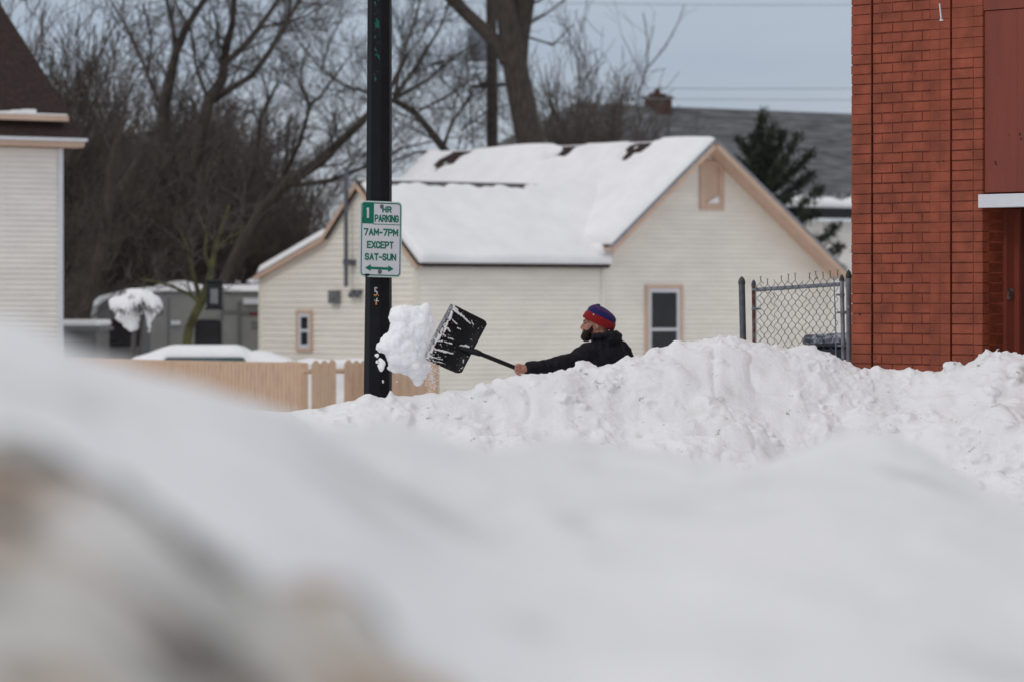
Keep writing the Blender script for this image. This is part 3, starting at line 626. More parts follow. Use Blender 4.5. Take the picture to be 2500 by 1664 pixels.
# main roof planes with thickness
def slab(mb, p, q, n, th): # quad p0,p1,q1,q0 extruded by -n*th
    V = [Vector(v) for v in (p[0], p[1], q[1], q[0])]; n = Vector(n).normalized()*th
    mb.add(V+[v-n for v in V], [(0,1,2,3),(7,6,5,4),(0,4,5,1),(1,5,6,2),(2,6,7,3),(3,7,4,0)])
OH = .60
m = MB()
slab(m, ((-.22, -OH, zl-SL*.22+.10), (AP, -OH, ZA+.10)), ((-.22, 10.25, zl-SL*.22+.10), (AP, 10.25, ZA+.10)), (-SL, 0, 1), .05)
slab(m, ((AP, -OH, ZA+.10), (WD+.10, -OH, zr-.726*.10+.10)), ((AP, 10.25, ZA+.10), (WD+.10, 10.25, zr-.726*.10+.10)), (.726, 0, 1), .05)
roof = m.build('roof', M['shingle'], house)
# soffit + rake fascia (peach) under the overhang
m = MB()
slab(m, ((-.24, -OH, zl-SL*.24+.035), (AP, -OH, ZA+.035)), ((-.24, 0.01, zl-SL*.24+.035), (AP, .01, ZA+.035)), (-SL, 0, 1), .03)
slab(m, ((AP+.01, -OH, ZA+.035), (WD+.12, -OH, zr-.726*.12+.035)), ((AP+.01, .01, ZA+.035), (WD+.12, .01, zr-.726*.12+.035)), (.726, 0, 1), .03)
m.build('soffit', M['peach'], house)
m = MB()
slab(m, ((-.26, -OH-.03, zl-SL*.26+.07), (AP, -OH-.03, ZA+.07)), ((-.26, -OH-.002, zl-SL*.26+.07), (AP, -OH-.002, ZA+.07)), (-SL, 0, 1), .13)
slab(m, ((AP, -OH-.03, ZA+.07), (WD+.14, -OH-.03, zr-.726*.14+.07)), ((AP, -OH-.002, ZA+.07), (WD+.14, -OH-.002, zr-.726*.14+.07)), (.726, 0, 1), .12)
m.build('fascia', M['peach'], house)
m = MB()
slab(m, ((-.28, -OH-.045, zl-SL*.28+.13), (AP, -OH-.045, ZA+.13)), ((-.28, -OH+.02, zl-SL*.28+.13), (AP, -OH+.02, ZA+.13)), (-SL, 0, 1), .055)
slab(m, ((AP, -OH-.045, ZA+.13), (WD+.16, -OH-.045, zr-.726*.16+.13)), ((AP, -OH+.02, ZA+.13), (WD+.16, -OH+.02, zr-.726*.16+.13)), (.726, 0, 1), .055)
m.build('drip_edge', M['galv'], house)
# main roof snow, left plane; a = along ridge (b), t = distance down slope
lt = math.hypot(AP+.22, SL*(AP+.22)); cs = 1/math.hypot(1, SL)
BITES = [(8.9, .62, .90), (4.57, .50, .62), (1.75, .55, .80)]
def th_main(b, t):
    h = .17+.03*math.sin(b*1.1+.7)
    for bc, wb, tb in BITES:
        q = ((b-bc-(.25*t))/wb)**2+((t-.0)/tb)**2+.55*math.sin(b*9+bc*3)*math.cos(t*8+bc)
        if q < 1.6: h *= max(0, (q-.75)/.85)
        if q < .8: h = -.03
    return h
def f_main(b, t, h): return Vector((AP-t*cs-h*SL*cs, b, ZA+.11-t*SL*cs+h*cs))
snow_sheet('snow', roof, -OH+.0, 10.2, -.02, lt-.02, f_main, th_main, 190, 70, 1.0)
def f_mainr(b, t, h): c2 = 1/math.hypot(1, .726); return Vector((AP+t*c2+h*.726*c2, b, ZA+.11-t*.726*c2+h*c2))
snow_sheet('snow', roof, -OH, 10.2, .15, 4.6, f_mainr, lambda b, t: .10, 30, 20, 2.0)
# wing roof: front slope, back slope, lean-to slope
WR = [(-.30, 2.66), (1.98, 4.55), (3.31, 3.31), (5.92, 2.45)]
m = MB(); a0, a1 = -5.58, 1.6
for (b0, z0), (b1, z1) in zip(WR[:-1], WR[1:]):
    a1q = 0.0 if b0 < 0 else a1
    slab(m, ((a0, b0, z0), (a1q, b0, z0)), ((a0, b1, z1), (a1 if b1 < 2.5 else -.1, b1, z1)), (0, -(z1-z0), (b1-b0)), .085)
wroof = m.build('roof', M['shingle'], house); wroof['label'] = 'dark roof of the low wing'
m = MB()
for (b0, z0), (b1, z1) in zip(WR[:-1], WR[1:]):
    slab(m, ((a0-.03, b0, z0-.04), (a0-.001, b0, z0-.04)), ((a0-.03, b1, z1-.04), (a0-.001, b1, z1-.04)), (0, -(z1-z0), (b1-b0)), .09)
    slab(m, ((a0, b0, z0-.075), (-5.44, b0, z0-.075)), ((a0, b1, z1-.075), (-5.44, b1, z1-.075)), (0, -(z1-z0), (b1-b0)), .02)
m.build('fascia', M['peach'], house)
d1 = math.hypot(WR[1][0]-WR[0][0], WR[1][1]-WR[0][1]); ca = (WR[1][0]-WR[0][0])/d1; sa = (WR[1][1]-WR[0][1])/d1
def f_wing(a, t, h):
    a = min(a, .02+max(0, 1-t/d1)*1.66); return Vector((a, WR[1][0]-t*ca-h*sa, WR[1][1]-t*sa+h*ca+.003))
def th_wing(a, t):
    h = .15+.02*math.sin(a*2.1)
    if a < -.8: top = .17+.05*math.sin(a*5)+.03*math.sin(a*13)+(.10 if abs(a+5.1) < .3 else 0)
    elif a < .6: top = .12*(.6-a)/1.4*(1 if math.sin(a*23) > -.3 else .2)
    else: top = -1
    if a > 0: h *= 1.0
    if t < top: return -.04
    return h*min(1, (t-top)/.12)**.5
snow_sheet('snow', wroof, a0+.07, 1.75, .0, d1-.035, f_wing, th_wing, 230, 60, .4, edge=.10)
for (p, q), th in (((WR[1], WR[2]), .13), ((WR[2], WR[3]), .20)):
    L = math.hypot(q[0]-p[0], q[1]-p[1]); c2, s2 = (q[0]-p[0])/L, (q[1]-p[1])/L
    snow_sheet('snow', wroof, a0+.02, -.3, -.03 if th > .12 else .1, L+.03, (lambda p, c2, s2: lambda a, t, h: Vector((a, p[0]+t*c2-h*s2, p[1]+t*s2+h*c2)))(p, c2, s2), (lambda th: lambda a, t: th)(th), 40, 30, .3, edge=.10)
# valley snow where the wing roof tucks under the gable eave
m = MB(); m.ell((-.20, -.05, 3.02), (.15, .28, .17), n=14, m=9); m.build('snow', M['snow_far'], house, True)
fg = lambda a, o, z: Vector((a, -.016-o, z))
window(house, 1.85, .15, 2.22, 1.14, fg, label='tall narrow window in the front gable wall')
window(house, 3.33, 3.98, 5.14, .74, fg, trim=.16, filled=True, label='boarded peach attic opening with a little snow')
fl = lambda b, o, z: Vector((-5.446-o, b, z))
window(house, 4.09, .70, 1.63, .60, fl, trim=.07, label='small window in the side wall')
m = MB(); m.tube([(-5.66, 2.24, 4.85), (-5.66, 2.24, 2.75)], .05, 8); m.tube([(-5.66, 2.24, 2.66), (-5.66, 2.24, 2.16)], .05, 8); m.box((-5.68, 2.15, 2.64), (-5.44, 2.33, 2.78)); m.build('conduit_pipe', M['galv_dk'], house, True)
m = MB(); m.box((-5.58, 2.72, 1.78), (-5.44, 3.05, 2.08)); m.tube([(-5.62, 2.88, 1.93), (-5.57, 2.88, 1.93)], .10, 12); m.build('meter_box', M['grey'], house, bevel=.02)
for b in (2.18, 1.95):
    m = MB(); m.ell((-5.56, b, 1.98), (.06, .09, .08)); m.box((-5.54, b-.04, 2.0), (-5.44, b+.04, 2.1)); m.build('wall_lamp', M['galv_dk'], house, True)

# ---------------------------------------------------------------- tall house at the left
P = W(151, HZ, 85); lh = empty('white_sided_house', (P.x, P.y, 0), AL, 'tall pale sided house with dark brown roof at the left edge', 'house')
m = MB(); siding(m, GZ, 4.86, lambda z: (-9.5, -.05), lambda a, o, z: Vector((a, -o, z)), lap=.105)
m.box((-9.5, .02, GZ), (-.06, 9.0, 4.84)); m.build('wall', M['siding2'], lh)
m = MB(); m.box((-.11, -.05, GZ), (.0, .06, 4.86)); m.build('corner_board', M['white'], lh)
m = MB(); m.box((-9.8, -.34, 4.90), (.32, -.30, 5.03)); m.box((-9.8, -.30, 4.88), (.32, .0, 4.905)); m.build('fascia', M['peach'], lh)
m = MB(); m.box((-9.8, -.42, 5.00), (.34, -.345, 5.06)); m.build('gutter', M['white'], lh)
m = MB(); SLL = .90
slab(m, ((-9.8, -.38, 5.04), (.34, -.38, 5.04)), ((-9.8, 4.6, 5.04+SLL*4.98), (.34, 4.6, 5.04+SLL*4.98)), (0, -SLL, 1), .12)
slab(m, ((-9.8, 4.6, 5.04+SLL*4.98), (.34, 4.6, 5.04+SLL*4.98)), ((-9.8, 9.5, 5.04), (.34, 9.5, 5.04)), (0, SLL, 1), .12)
m.add([(-.02, 0, 4.85), (-.02, 9.0, 4.85), (-.02, 4.6, 9.0)], [(0,1,2)]); lroof = m.build('roof', M['shingle'], lh)
m = MB(); m.box((-9.8, -.22, 5.40), (.02, .02, 5.50)); m.build('gutter', M['peach'], lh)['label'] = 'upper gutter carrying a strip of snow'
m = MB()
for i in range(40):
    a = -9.7+i*.243; h = .09+.03*math.sin(i*.9)-.0*i
    if a > -.9: h = .04
    m.box((a, -.19, 5.503), (a+.243, .06, 5.503+h))
s = m.build('snow', M['snow_far'], lh, bevel=.02)

# ---------------------------------------------------------------- grey roofed building behind
P = W(1340, HZ, 137); gb = empty('grey_roofed_building', (P.x, P.y, 0), AL, 'long building with a grey shingle roof behind the gable', 'building')
L = 26.0; m = MB(); ez, rz_ = 5.05, 8.55; dpt = 4.6
m.box((.3, .6, GZ), (L, 9.0, 4.6)); m.build('wall', M['siding2'], gb)
m = MB(); slab(m, ((-.1, -.0, ez), (L, 0, ez)), ((5.0, dpt, rz_), (L, dpt, rz_)), (0, -(rz_-ez), dpt), .12); slab(m, ((5.0, dpt, rz_), (L, dpt, rz_)), ((.0, 9.6, ez), (L, 9.6, ez)), (0, (rz_-ez), dpt), .12)
m.add([(-.1,0,ez),(5.0,dpt,rz_),(0,9.6,ez)], [(0,1,2)]); gr = m.build('roof', M['greyroof'], gb)
m = MB(); m.box((-.1, -.12, ez-.36), (L, .02, ez-.02)); m.build('gutter', M['black'], gb)
nrm = math.hypot(dpt, rz_-ez)
def th_g(a, t): return .13*min(1, max(0, (.52+.10*math.sin(a*2.3)+.07*math.sin(a*6.1)-t)/.12)) if t < .9 else -.04
snow_sheet('snow', gr, 6.0, L, .0, 1.0, lambda a, t, h: Vector((a, t*dpt/nrm-h*.5, ez+t*(rz_-ez)/nrm+h)), th_g, 160, 24, .5, edge=.08)
m = MB(); m.box((8.25, 4.2, 7.9), (8.9, 4.9, 8.80)); m.box((8.20, 4.15, 8.80), (8.95, 4.95, 8.87)); m.box((8.3, 4.3, 8.87), (8.72, 4.7, 8.98)); m.tube([(8.5,4.5,8.9),(8.5,4.5,9.15)],[.12,.09],8); m.build('chimney', M['brickred'], gr)
for i in range(7): m = MB(); m.box((1.2+i*3.4, .52, 1.2), (2.2+i*3.4, .6, 2.8)); m.build('window', M['glass'], gb)

# low snow roofed shed, brown shed
P = W(150, HZ, 92); sh = empty('shed', (P.x-2, P.y, GZ), 0, 'low grey shed with thick flat snow on its roof beside the camper', 'shed')
m = MB(); m.box((0, 0, 0), (2.75, 3, 1.98)); m.build('wall', M['rv2'], sh); m = MB(); m.box((-.1, -.12, 1.98), (2.83, 3.1, 2.06)); rf = m.build('roof', M['grey'], sh); m = MB(); m.box((-.08, -.1, 2.063), (2.80, 3.0, 2.21)); m.build('snow', M['snow_far'], rf, bevel=.06)
P = W(545, HZ, 109); bs = empty('brown_shed', (P.x, P.y, GZ), 0, 'rust orange shed peeping over the camper roof', 'shed')
m = MB(); m.box((0, 0, 0), (1.1, 2, 3.10)); m.build('wall', M['orangewall'], bs); m = MB(); m.box((-.1, -.1, 3.02), (1.2, 2.1, 3.10)); rf = m.build('roof', M['shingle'], bs)
m = MB(); m.ell((.85, .3, 3.10), (.28, .5, .13)); m.ell((.2, .3, 3.10), (.25, .5, .06)); m.build('snow', M['snow_far'], rf, True)

# ---------------------------------------------------------------- camper trailer
D = 101; P = W(222, HZ, D); cv = empty('camper_trailer', (P.x, P.y, GZ), math.radians(9), 'grey camper trailer with dark windows and snow on its roof', 'camper')
cv.scale = (1.135, 1, 1); LN = 5.6; HT = 2.92
prof = [(0.05,.45),(0,.9),(.04,1.7),(.14,2.5),(.30,2.66),(.75,2.80),(1.5,2.86),(LN,2.86),(LN,.45)]
m = MB(); m.prism(prof, lambda a, b, d: Vector((a, d, b)), 0, 2.4); m.build('body', M['rv'], cv)
m = MB(); m.prism([(.03,.5),(.02,.9),(.07,1.7),(.16,2.46),(.32,2.60),(1.25,2.70),(1.22,.5)], lambda a, b, d: Vector((a, d, b)), -.02, -.003); m.build('end_panel', M['rv2'], cv, bevel=.01)
def rbox(mb, x0, x1, z0, z1, y0, y1, r, n=5):
    poly = []
    for cx, cz, a in ((x1-r, z1-r, 0), (x0+r, z1-r, 90), (x0+r, z0+r, 180), (x1-r, z0+r, 270)):
        for q in range(n): t = math.radians(a+90*q/(n-1)); poly.append((cx+r*math.cos(t), cz+r*math.sin(t)))
    mb.prism(poly, lambda a, b, d: Vector((a, d, b)), y0, y1); return poly
for x0, x1, z0, z1 in ((.33, 1.02, 1.55, 2.18), (2.17, 2.72, 1.25, 2.18)):
    m = MB(); rbox(m, x0, x1, z0, z1, -.045, -.021, .09); wn = m.build('window', M['black'], cv); m = MB(); rbox(m, x0+.05, x1-.05, z0+.05, z1-.05, -.055, -.046, .06); m.build('pane', M['glass'], wn)
for A_, B_ in (((1.60, -.03, .5), (1.63, -.002, 2.7)), ((3.06, -.03, .5), (3.14, -.002, 2.6)), ((2.70, -.03, 2.15), (2.76, -.002, 2.75))): m = MB(); m.box(A_, B_); m.build('trim', M['rv2'], cv)
m = MB(); m.box((2.76, -.012, 2.30), (3.06, -.002, 2.40)); m.box((3.14, -.012, 2.26), (LN-.1, -.002, 2.38)); m.build('stripe', M['rv2'], cv)
m = MB(); m.box((3.30, -.018, 2.28), (4.2, -.013, 2.35)); m.build('stripe', mat('maroon_stripe', (.16,.03,.035), .5), cv)['label'] = 'maroon stripe'
for A_, B_ in (((3.35, -.012, 1.95), (3.5, -.002, 2.02)), ((3.35, -.012, 2.06), (3.5, -.002, 2.14)), ((3.6, -.012, 1.95), (3.78, -.002, 2.12))): m = MB(); m.box(A_, B_); m.build('decal', M['rv2'], cv)
m = MB(); m.box((1.66, -.10, 2.06), (1.86, -.002, 2.16)); m.build('grab_handle', M['white'], cv); m = MB(); m.box((3.18, -.12, 2.55), (4.6, -.002, 2.69)); m.build('awning', M['white'], cv)
def th_rv(a, t): return .09+.14*math.exp(-((a-1.9)/.45)**2)+.05*(a > 2.5)
snow_sheet('snow', cv, .14, LN, -.06, 2.4, lambda a, t, h: Vector((a, t, float(np.interp(a, [.1,.30,.75,1.5,9], [2.48,2.66,2.80,2.86,2.86]))+h)), th_rv, 90, 20, .4, edge=.08)
for xx in (2.4, 3.3):
    m = MB(); m.tube([(xx, .1, .36), (xx, .32, .36)], .36, 20); wl = m.build('wheel', M['tyre'], cv); m = MB(); m.tube([(xx, .08, .36), (xx, .12, .36)], .2, 16); m.build('rim', M['galv'], wl)

# ---------------------------------------------------------------- snow covered car
D = 78; k = D/F; P = W(318, HZ, D); car = empty('parked_car', (P.x, P.y, GZ), 0, 'silver car buried in smooth snow behind the picket fence', 'car')
car.scale = (1, 1, 1.22); g = lambda px: (px-318)*k
sil = [(g(318),.35),(g(318),.95),(g(332),1.02),(g(372),1.30),(g(420),1.47),(g(555),1.47),(g(600),1.32),(g(620),1.24),(g(710),1.02),(g(740),.9),(g(745),.35)]
m = MB(); m.prism([(g(300),.3),(g(298),.8),(g(330),.93),(g(385),1.05),(g(420),1.36),(g(556),1.37),(g(604),1.15),(g(700),.95),(g(745),.82),(g(750),.3)], lambda a, b, d: Vector((a, d, b)), 0, 1.7); m.build('body', M['carpaint'], car, bevel=.05)
m = MB(); m.prism([(g(388),1.12),(g(408),1.325),(g(590),1.325),(g(598),1.12)], lambda a, b, d: Vector((a, d, b)), -.012, .02); m.build('window', M['carglass'], car)
for xx in (444, 520): m = MB(); m.box((g(xx), -.02, 1.1), (g(xx+8), -.013, 1.33)); m.build('pillar', M['galv_dk'], car)
sp_ = MB(); top = [(g(300),1.15),(g(322),1.29),(g(360),1.36),(g(389),1.43),(g(414),1.475),(g(566),1.475),(g(586),1.44),(g(606),1.37),(g(616),1.395),(g(640),1.38),(g(700),1.26),(g(735),1.15)]
def th_car(a, t): return float(interp(a, top))-1.17+.0
for yy in (0,):
    A = np.linspace(g(302), g(735), 70); T = np.linspace(-.04, 1.75, 18); V = []; B = []
    for t in T:
        for a in A:
            base = float(np.interp(a, [g(298),g(330),g(385),g(405),g(596),g(612),g(745)], [.80,.93,1.12,1.32,1.32,1.12,.82])); h = max(.02, float(interp(a, top))-base); e = max(0, min(1, min(t+.04, 1.75-t)/.22))**.5
            V.append((a, t, base+h*(.35+.65*e))); B.append((a, t, base-.02))
    n = len(V); i = np.arange(17*70).reshape(17, 70)[:, :-1].ravel(); F1 = np.stack([i, i+1, i+71, i+70], 1); j = np.arange(69); S = np.stack([j+n, j+1+n, j+1, j], 1)
    link('snow', raw_mesh('snow', np.array(V+B), np.concatenate([F1, F1[:, ::-1]+n, S])), M['snow_far'], car, True)
for xx in (g(345), g(690)):
    m = MB(); m.tube([(xx, -.02, .32), (xx, .2, .32)], .32, 20); wl = m.build('wheel', M['tyre'], car); m = MB(); m.tube([(xx, -.04, .32), (xx, 0, .32)], .2, 16); m.build('rim', M['galv'], wl)

# weeping tree under snow
D = 80; P = W(322, HZ, D); wt = empty('weeping_tree', (P.x, P.y, GZ), 0, 'small weeping tree bowed under a two lobed cap of snow', 'tree')
f = lambda px, py, dy=0: W(px, py, D+dy)-Vector((P.x, P.y, GZ))
m = MB(); m.tube([f(320,900), f(326,840), f(330,780), f(338,722)], [.05,.05,.045,.03], 8); m.tube([f(340,870), f(346,800), f(352,740)], [.018]*3, 6); m.build('trunk', M['twig'], wt, True)
b = MB()
for x, y, rx, rz, ry in ((300,744,.22,.19,.3),(316,748,.26,.24,.34),(334,736,.22,.19,.3),(306,764,.17,.17,.26),(320,774,.15,.18,.24),(325,790,.08,.12,.15),(288,742,.13,.12,.2),(277,738,.07,.07,.12),(358,736,.17,.18,.28),(370,748,.17,.22,.26),(367,770,.10,.17,.17),(364,790,.06,.13,.1),(363,806,.03,.09,.05),(345,724,.18,.11,.25),(330,716,.15,.08,.2),(380,738,.08,.11,.15)):
    b.ell(f(x, y), (rx*1.05, ry, rz))
me = remesh(b, .02, 'snow_cap'); smooth_mesh(me, 2); displace(me, lambda p: fbm(p, 4, 3, 5)*.05); link('snow', me, M['snow_far'], wt, True)
T = Tubes()
for i in range(170):
    a = R.uniform(0, 6.28); c = np.array(f(334+R.uniform(-14, 14), 728+R.uniform(-10, 4))); dd = np.array([math.cos(a), math.sin(a)*.8, .2]); pts = [c]
    for q in range(6): dd = dd+np.array([0,0,-.28]); pts.append(pts[-1]+dd/np.linalg.norm(dd)*.09+NR.normal(0, .012, 3))
    T.add(pts, [.008]*7)
T.build('crown', M['twig'], wt)
# hanging box
D = 80; P = W(524, HZ, D); hb = empty('bird_feeder', (P.x, P.y, 0), 0, 'dark upright box shaped feeder hanging beside the mossy trunk', 'bird feeder')
z0 = ZC-(752-HZ)/F*D; z1 = ZC-(690-HZ)/F*D
m = MB(); m.box((-.15, -.12, z0), (.15, .12, z1)); m.box((-.18, -.15, z1), (.18, .15, z1+.05)); m.box((-.18, -.15, z0-.04), (.18, .15, z0)); m.build('body', M['black'], hb, bevel=.015)
m = MB(); m.tube([(0, 0, z1+.05), (0, 0, z1+.6)], .008, 5); m.build('cord', M['black'], hb); m = MB(); m.box((-.07, -.13, z0+.08), (.07, -.121, z1-.12)); m.build('pane', M['grey'], hb)

# ---------------------------------------------------------------- picket fence
def dog_ear(mb, p, d, wdt, z0, z1, th=.018):
    n = Vector((-d.y, d.x, 0)); e = wdt*.36
    mb.prism([(0, z0), (wdt, z0), (wdt, z1-e), (wdt-e, z1), (e, z1), (0, z1-e)], lambda a, b, t: p+d*a+n*t+Vector((0, 0, b)), 0, th)
fe = empty('picket_fence', (0, 58, GZ), 0, 'tan wooden picket fence with dog eared boards, two boards missing', 'fence'); off = Vector((0, 58, GZ))
pk = MB(); d = Vector((.63, -.78, 0)).normalized(); p = W(150, HZ, 62.6); p.z = GZ; n = 0
while True:
    px = 1250+F*p.x/p.y
    if px > 735: break
    tz = ZC-.138*62/10.417*1.0+.0+R.uniform(-.012, .012)
    tz = ZC-(float(np.interp(px, [150,620,735], [875,884,882]))-HZ)/F*p.y+R.uniform(-.015, .015)
    dog_ear(pk, p-off, d, .083, 0, tz-GZ); p = p+d*.092; n += 1
pk.build('pickets', M['fence'], fe)['kind'] = 'stuff'
e1 = p.copy()
pk = MB(); d2 = U; p = W(744, HZ, 57.6); p.z = GZ; i = 0; st = p.copy()
while 1250+F*p.x/p.y < 1056:
    px = 1250+F*p.x/p.y; wd = .138 if i % 3 else .12
    if not (736 < px+8 < 760 or 818 < px+9 < 837):
        dog_ear(pk, p-off, d2, wd, 0, ZC-(879+R.uniform(-2, 2)-HZ)/F*p.y-GZ)
    p = p+d2*(wd+.004); i += 1
o = pk.build('pickets', M['fence'], fe)
m = MB()
for z in (.55, 1.72):
    a = W(150, HZ, 62.7); a.z = z; b_ = e1.copy(); b_.z = z
    nn = Vector((-d.y, d.x, 0))
    V = [a-Vector((0,58,0)), b_-Vector((0,58,0))]; m.tube([V[0]+nn*.06, V[1]+nn*.06], .035, 4)
    c1 = st.copy(); c2 = p.copy(); nn2 = Vector((-d2.y, d2.x, 0)); c1.z = c2.z = z-.08; m.tube([c1-Vector((0,58,0))+nn2*.06, c2-Vector((0,58,0))+nn2*.06], .035, 4)
m.build('rail', M['fence'], fe)
m = MB()
for px in (741, 1052, 905):
    q = W(px, HZ, 57.8); m.box((q.x-.05, q.y-58+.12, 0), (q.x+.05, q.y-58+.22, 1.75))
m.build('post', M['fence'], fe)
m = MB(); q = W(750, HZ, 62.5)
m.box((q.x-.25, 4.2, 0), (q.x+.95, 6.5, 1.70)); bb = remesh(m, .05, 'x'); smooth_mesh(bb, 3); displace(bb, lambda p: fbm(p, 3, 3, 2)*.04)
o = link('snow_drift', bb, M['snow_far']); o.location = (0, 58, GZ); tag(o, 'drift of snow seen through the gap of missing fence boards', 'snow drift')

# ---------------------------------------------------------------- utility pole, transformer, wires
D = 119; P = W(1202, HZ, D); up = empty('utility_pole', (P.x, P.y, GZ), 0, 'wooden utility pole with a grey transformer beside the thick trunk', 'utility pole')
f = lambda px, py, dy=0: W(px, py, D+dy)-Vector((P.x, P.y, GZ))
m = MB(); m.tube([f(1204, 840), f(1201, 150), f(1197, -120)], [.18,.155,.13], 12); m.build('pole', M['bark'], up, True)
m = MB(); m.tube([f(1167,150,-.1), f(1167,148,-.1), f(1165,72,-.1), f(1165,66,-.1)], [.22,.245,.27,.20], 18); m.tube([f(1160,66,-.1), f(1160,52,-.1)], .04, 8); m.tube([f(1170,66,-.1), f(1170,52,-.1)], .04, 8); m.build('transformer', M['trans'], up, True)
m = MB(); m.tube([f(1150,212), f(1240,206)], .05, 6); m.tube([f(1175,215), f(1168,185), f(1180,175)], .03, 5); m.tube([f(1145,180), f(1170,195), f(1200,190)], .02, 5); m.box(f(1172,217)+Vector((0,-.1,0)), f(1190,200)+Vector((0,.1,0))); m.build('bracket', M['black'], up)
m = MB(); m.tube([f(1137,110), f(1146,228), f(1154,340), f(1160,560)], .022, 5); m.build('cable', M['black'], up)
for i, (y0, y1) in enumerate(((2, 10), (208, 214), (231, 243))):
    pts = [W(1000+q*160, y0+(y1-y0)*q/9+6*math.sin(q/9*3.1), 131) for q in range(10)]
    if i: pts = pts[2:]
    T = Tubes(); T.add([np.array(p_) for p_ in pts], [.011]*len(pts), 4)
    tag(T.build('power_line', M['wiregrey']), ('topmost thin power line crossing the open sky', 'upper of the two power lines just above the grey roof', 'lower of the two power lines just above the grey roof')[i], 'power line', 'power lines over the grey roof')

# ---------------------------------------------------------------- red brick building
BC = Vector((2.305, 29, 0)); FA = math.atan2(-.778, .628)
bb = empty('brick_building', BC, FA, 'red painted brick building filling the right edge behind the snow bank', 'building')
def s_of(px): k = (px-1250)/F; return (29*k-2.305)/(.628+.778*k)
CH = .06745; Z0 = 1.4226-21*CH
mb = MB(); mo = MB()
def brick(a, b, z, h, y0=0.0, y1=.05, j=.002):
    o = R.uniform(-j, j); c = R.uniform(-.0012, .0012)
    mb.box((a, y0-o, z+c), (b, y1, z+h+c))
SA, SB = s_of(2078), s_of(2126); SC, SD = s_of(2131), s_of(2270); SE, SF = s_of(2319), s_of(2324); SG, SH_ = s_of(2376), s_of(2398.5)
nC = 86
for c in range(nC):
    z = Z0+c*CH
    g_ = .0035 if R.random() < .6 else .007
    brick(SA+R.uniform(0, .004), SB, z+g_/2, CH-g_, j=.001)
    # running bond field
    stl = .130; x = SC-(0 if c % 2 else .068); g_ = .010
    pos = [SC]; q = SC+(.088 if c % 2 == 0 else .192)+R.uniform(-.003,.003)
    while q < SD-.03: pos.append(q); q += .1935
    pos.append(SD)
    for a, b in zip(pos[:-1], pos[1:]): brick(a+.002, b-(.005 if b < SD-.001 else 0), z+g_/2, CH-g_)
    mid = (SD+SE)/2; g_ = .0035
    brick(SD+.001, mid-.001, z+g_/2, CH-g_, j=.0012); brick(mid+.001, SE, z+g_/2, CH-g_, j=.0012)
    zt = ZC+(745-147)*.00272
    if z < zt:
        brick(SF, SG-.003, z+.0045, CH-.009, j=.0015); brick(SG+.002, SH_, z+.0025, CH-.005, 0, .19, j=.001)
    else: brick(SF, SG, z+.001, CH-.002, j=.0006); brick(SG+.001, SH_, z+.002, CH-.004, 0, .19, j=.001)
w_ = mb.build('wall', M['brick'], bb, bevel=.0022)
m = MB(); m.box((SA+.004, .0085, 0), (SB, .05, Z0+nC*CH)); m.box((SC, .007, 0), (SD, .05, Z0+nC*CH)); m.box((SD, .005, 0), (SE, .05, Z0+nC*CH)); m.box((SF, .0075, 0), (SG, .05, Z0+nC*CH)); m.box((SG, .006, 0), (SH_-.006, .186, Z0+nC*CH))
m.box((SA+.01, .036, 0), (SH_-.01, .06, Z0+nC*CH)); m.build('wall', M['mortar'], bb)['label'] = 'painted mortar joints'
m = MB(); m.box((SA+.01, .062, 0), (SH_, 7, 6)); m.box((SH_, .36, 0), (7, 7, 6)); m.build('wall', M['brick'], bb)['label'] = 'side and rear wall'
zs = lambda py, s: ZC-(py-HZ)/F*(29-.778*s)
zp0 = zs(471, SH_); zp1 = zs(28, SH_)
m = MB()
for i in range(9):
    x0 = SH_+.008+i*.30; m.box((x0, .012-(i % 2)*.0015, zp0), (x0+.2985, .05, zp1))
m.box((SH_+.002, .004, zp1+.004), (3.2, .06, 6.0)); pan = m.build('panel', M['redpaint'], bb, bevel=.002)
m = MB()
for x, y, r in ((2487,328,.008),(2490,340,.006),(2427,396,.007),(2429,402,.005),(2461,330,.003)):
    m = MB(); m.ell((s_of(x), .0105, zs(y, s_of(x))), (r, .003, r*1.5), n=9, m=6); m.build('hole', M['black'], pan)
m = MB(); m.box((SH_-.006, -.035, zs(508, SH_)), (3.2, .10, zs(475.5, SH_))); m.build('sill', M['white'], bb, bevel=.003)
z_s = zs(508, SH_)
m = MB(); m.box((SH_+.001, .19, 0), (SH_+.030, .30, z_s-.002)); m.box((SH_+.030, .262, 0), (SH_+.075, .30, z_s-.003)); m.build('door_frame', M['redpaint'], bb, bevel=.002)
m = MB(); m.box((SH_+.0755, .285, 0), (2.2, .33, z_s-.004)); dr = m.build('door', M['reddark'], bb)
m = MB(); zc = zs(718, SH_+.03); m.box((SH_+.028, .20, zc-.035), (SH_+.038, .25, zc+.035)); m.build('latch', M['rust'], bb)
m = MB()
for a, b in ((8,14),(14,22),(22,30),(30,38),(38,46)): m.box((s_of(2293.5+(b-8)*.09), -.006, zs(b, .9)), (s_of(2295.2+(b-8)*.11), .001, zs(a, .9)))
m.box((s_of(2296), -.007, zs(51, .9)), (s_of(2303), .001, zs(47, .9))); m.build('caulk_streak', M['white'], bb)
m = MB()
for x, y, r in ((2203,446,.007),(2289,396,.0045),(2304,393,.0045),(2099,768,.0075),(2101,523,.006),(2233,180,.004),(2224,178,.003)):
    m = MB(); m.ell((s_of(x), -.001, zs(y, s_of(x))), (r, .004, r), n=9, m=6); m.build('hole', M['black'], bb)

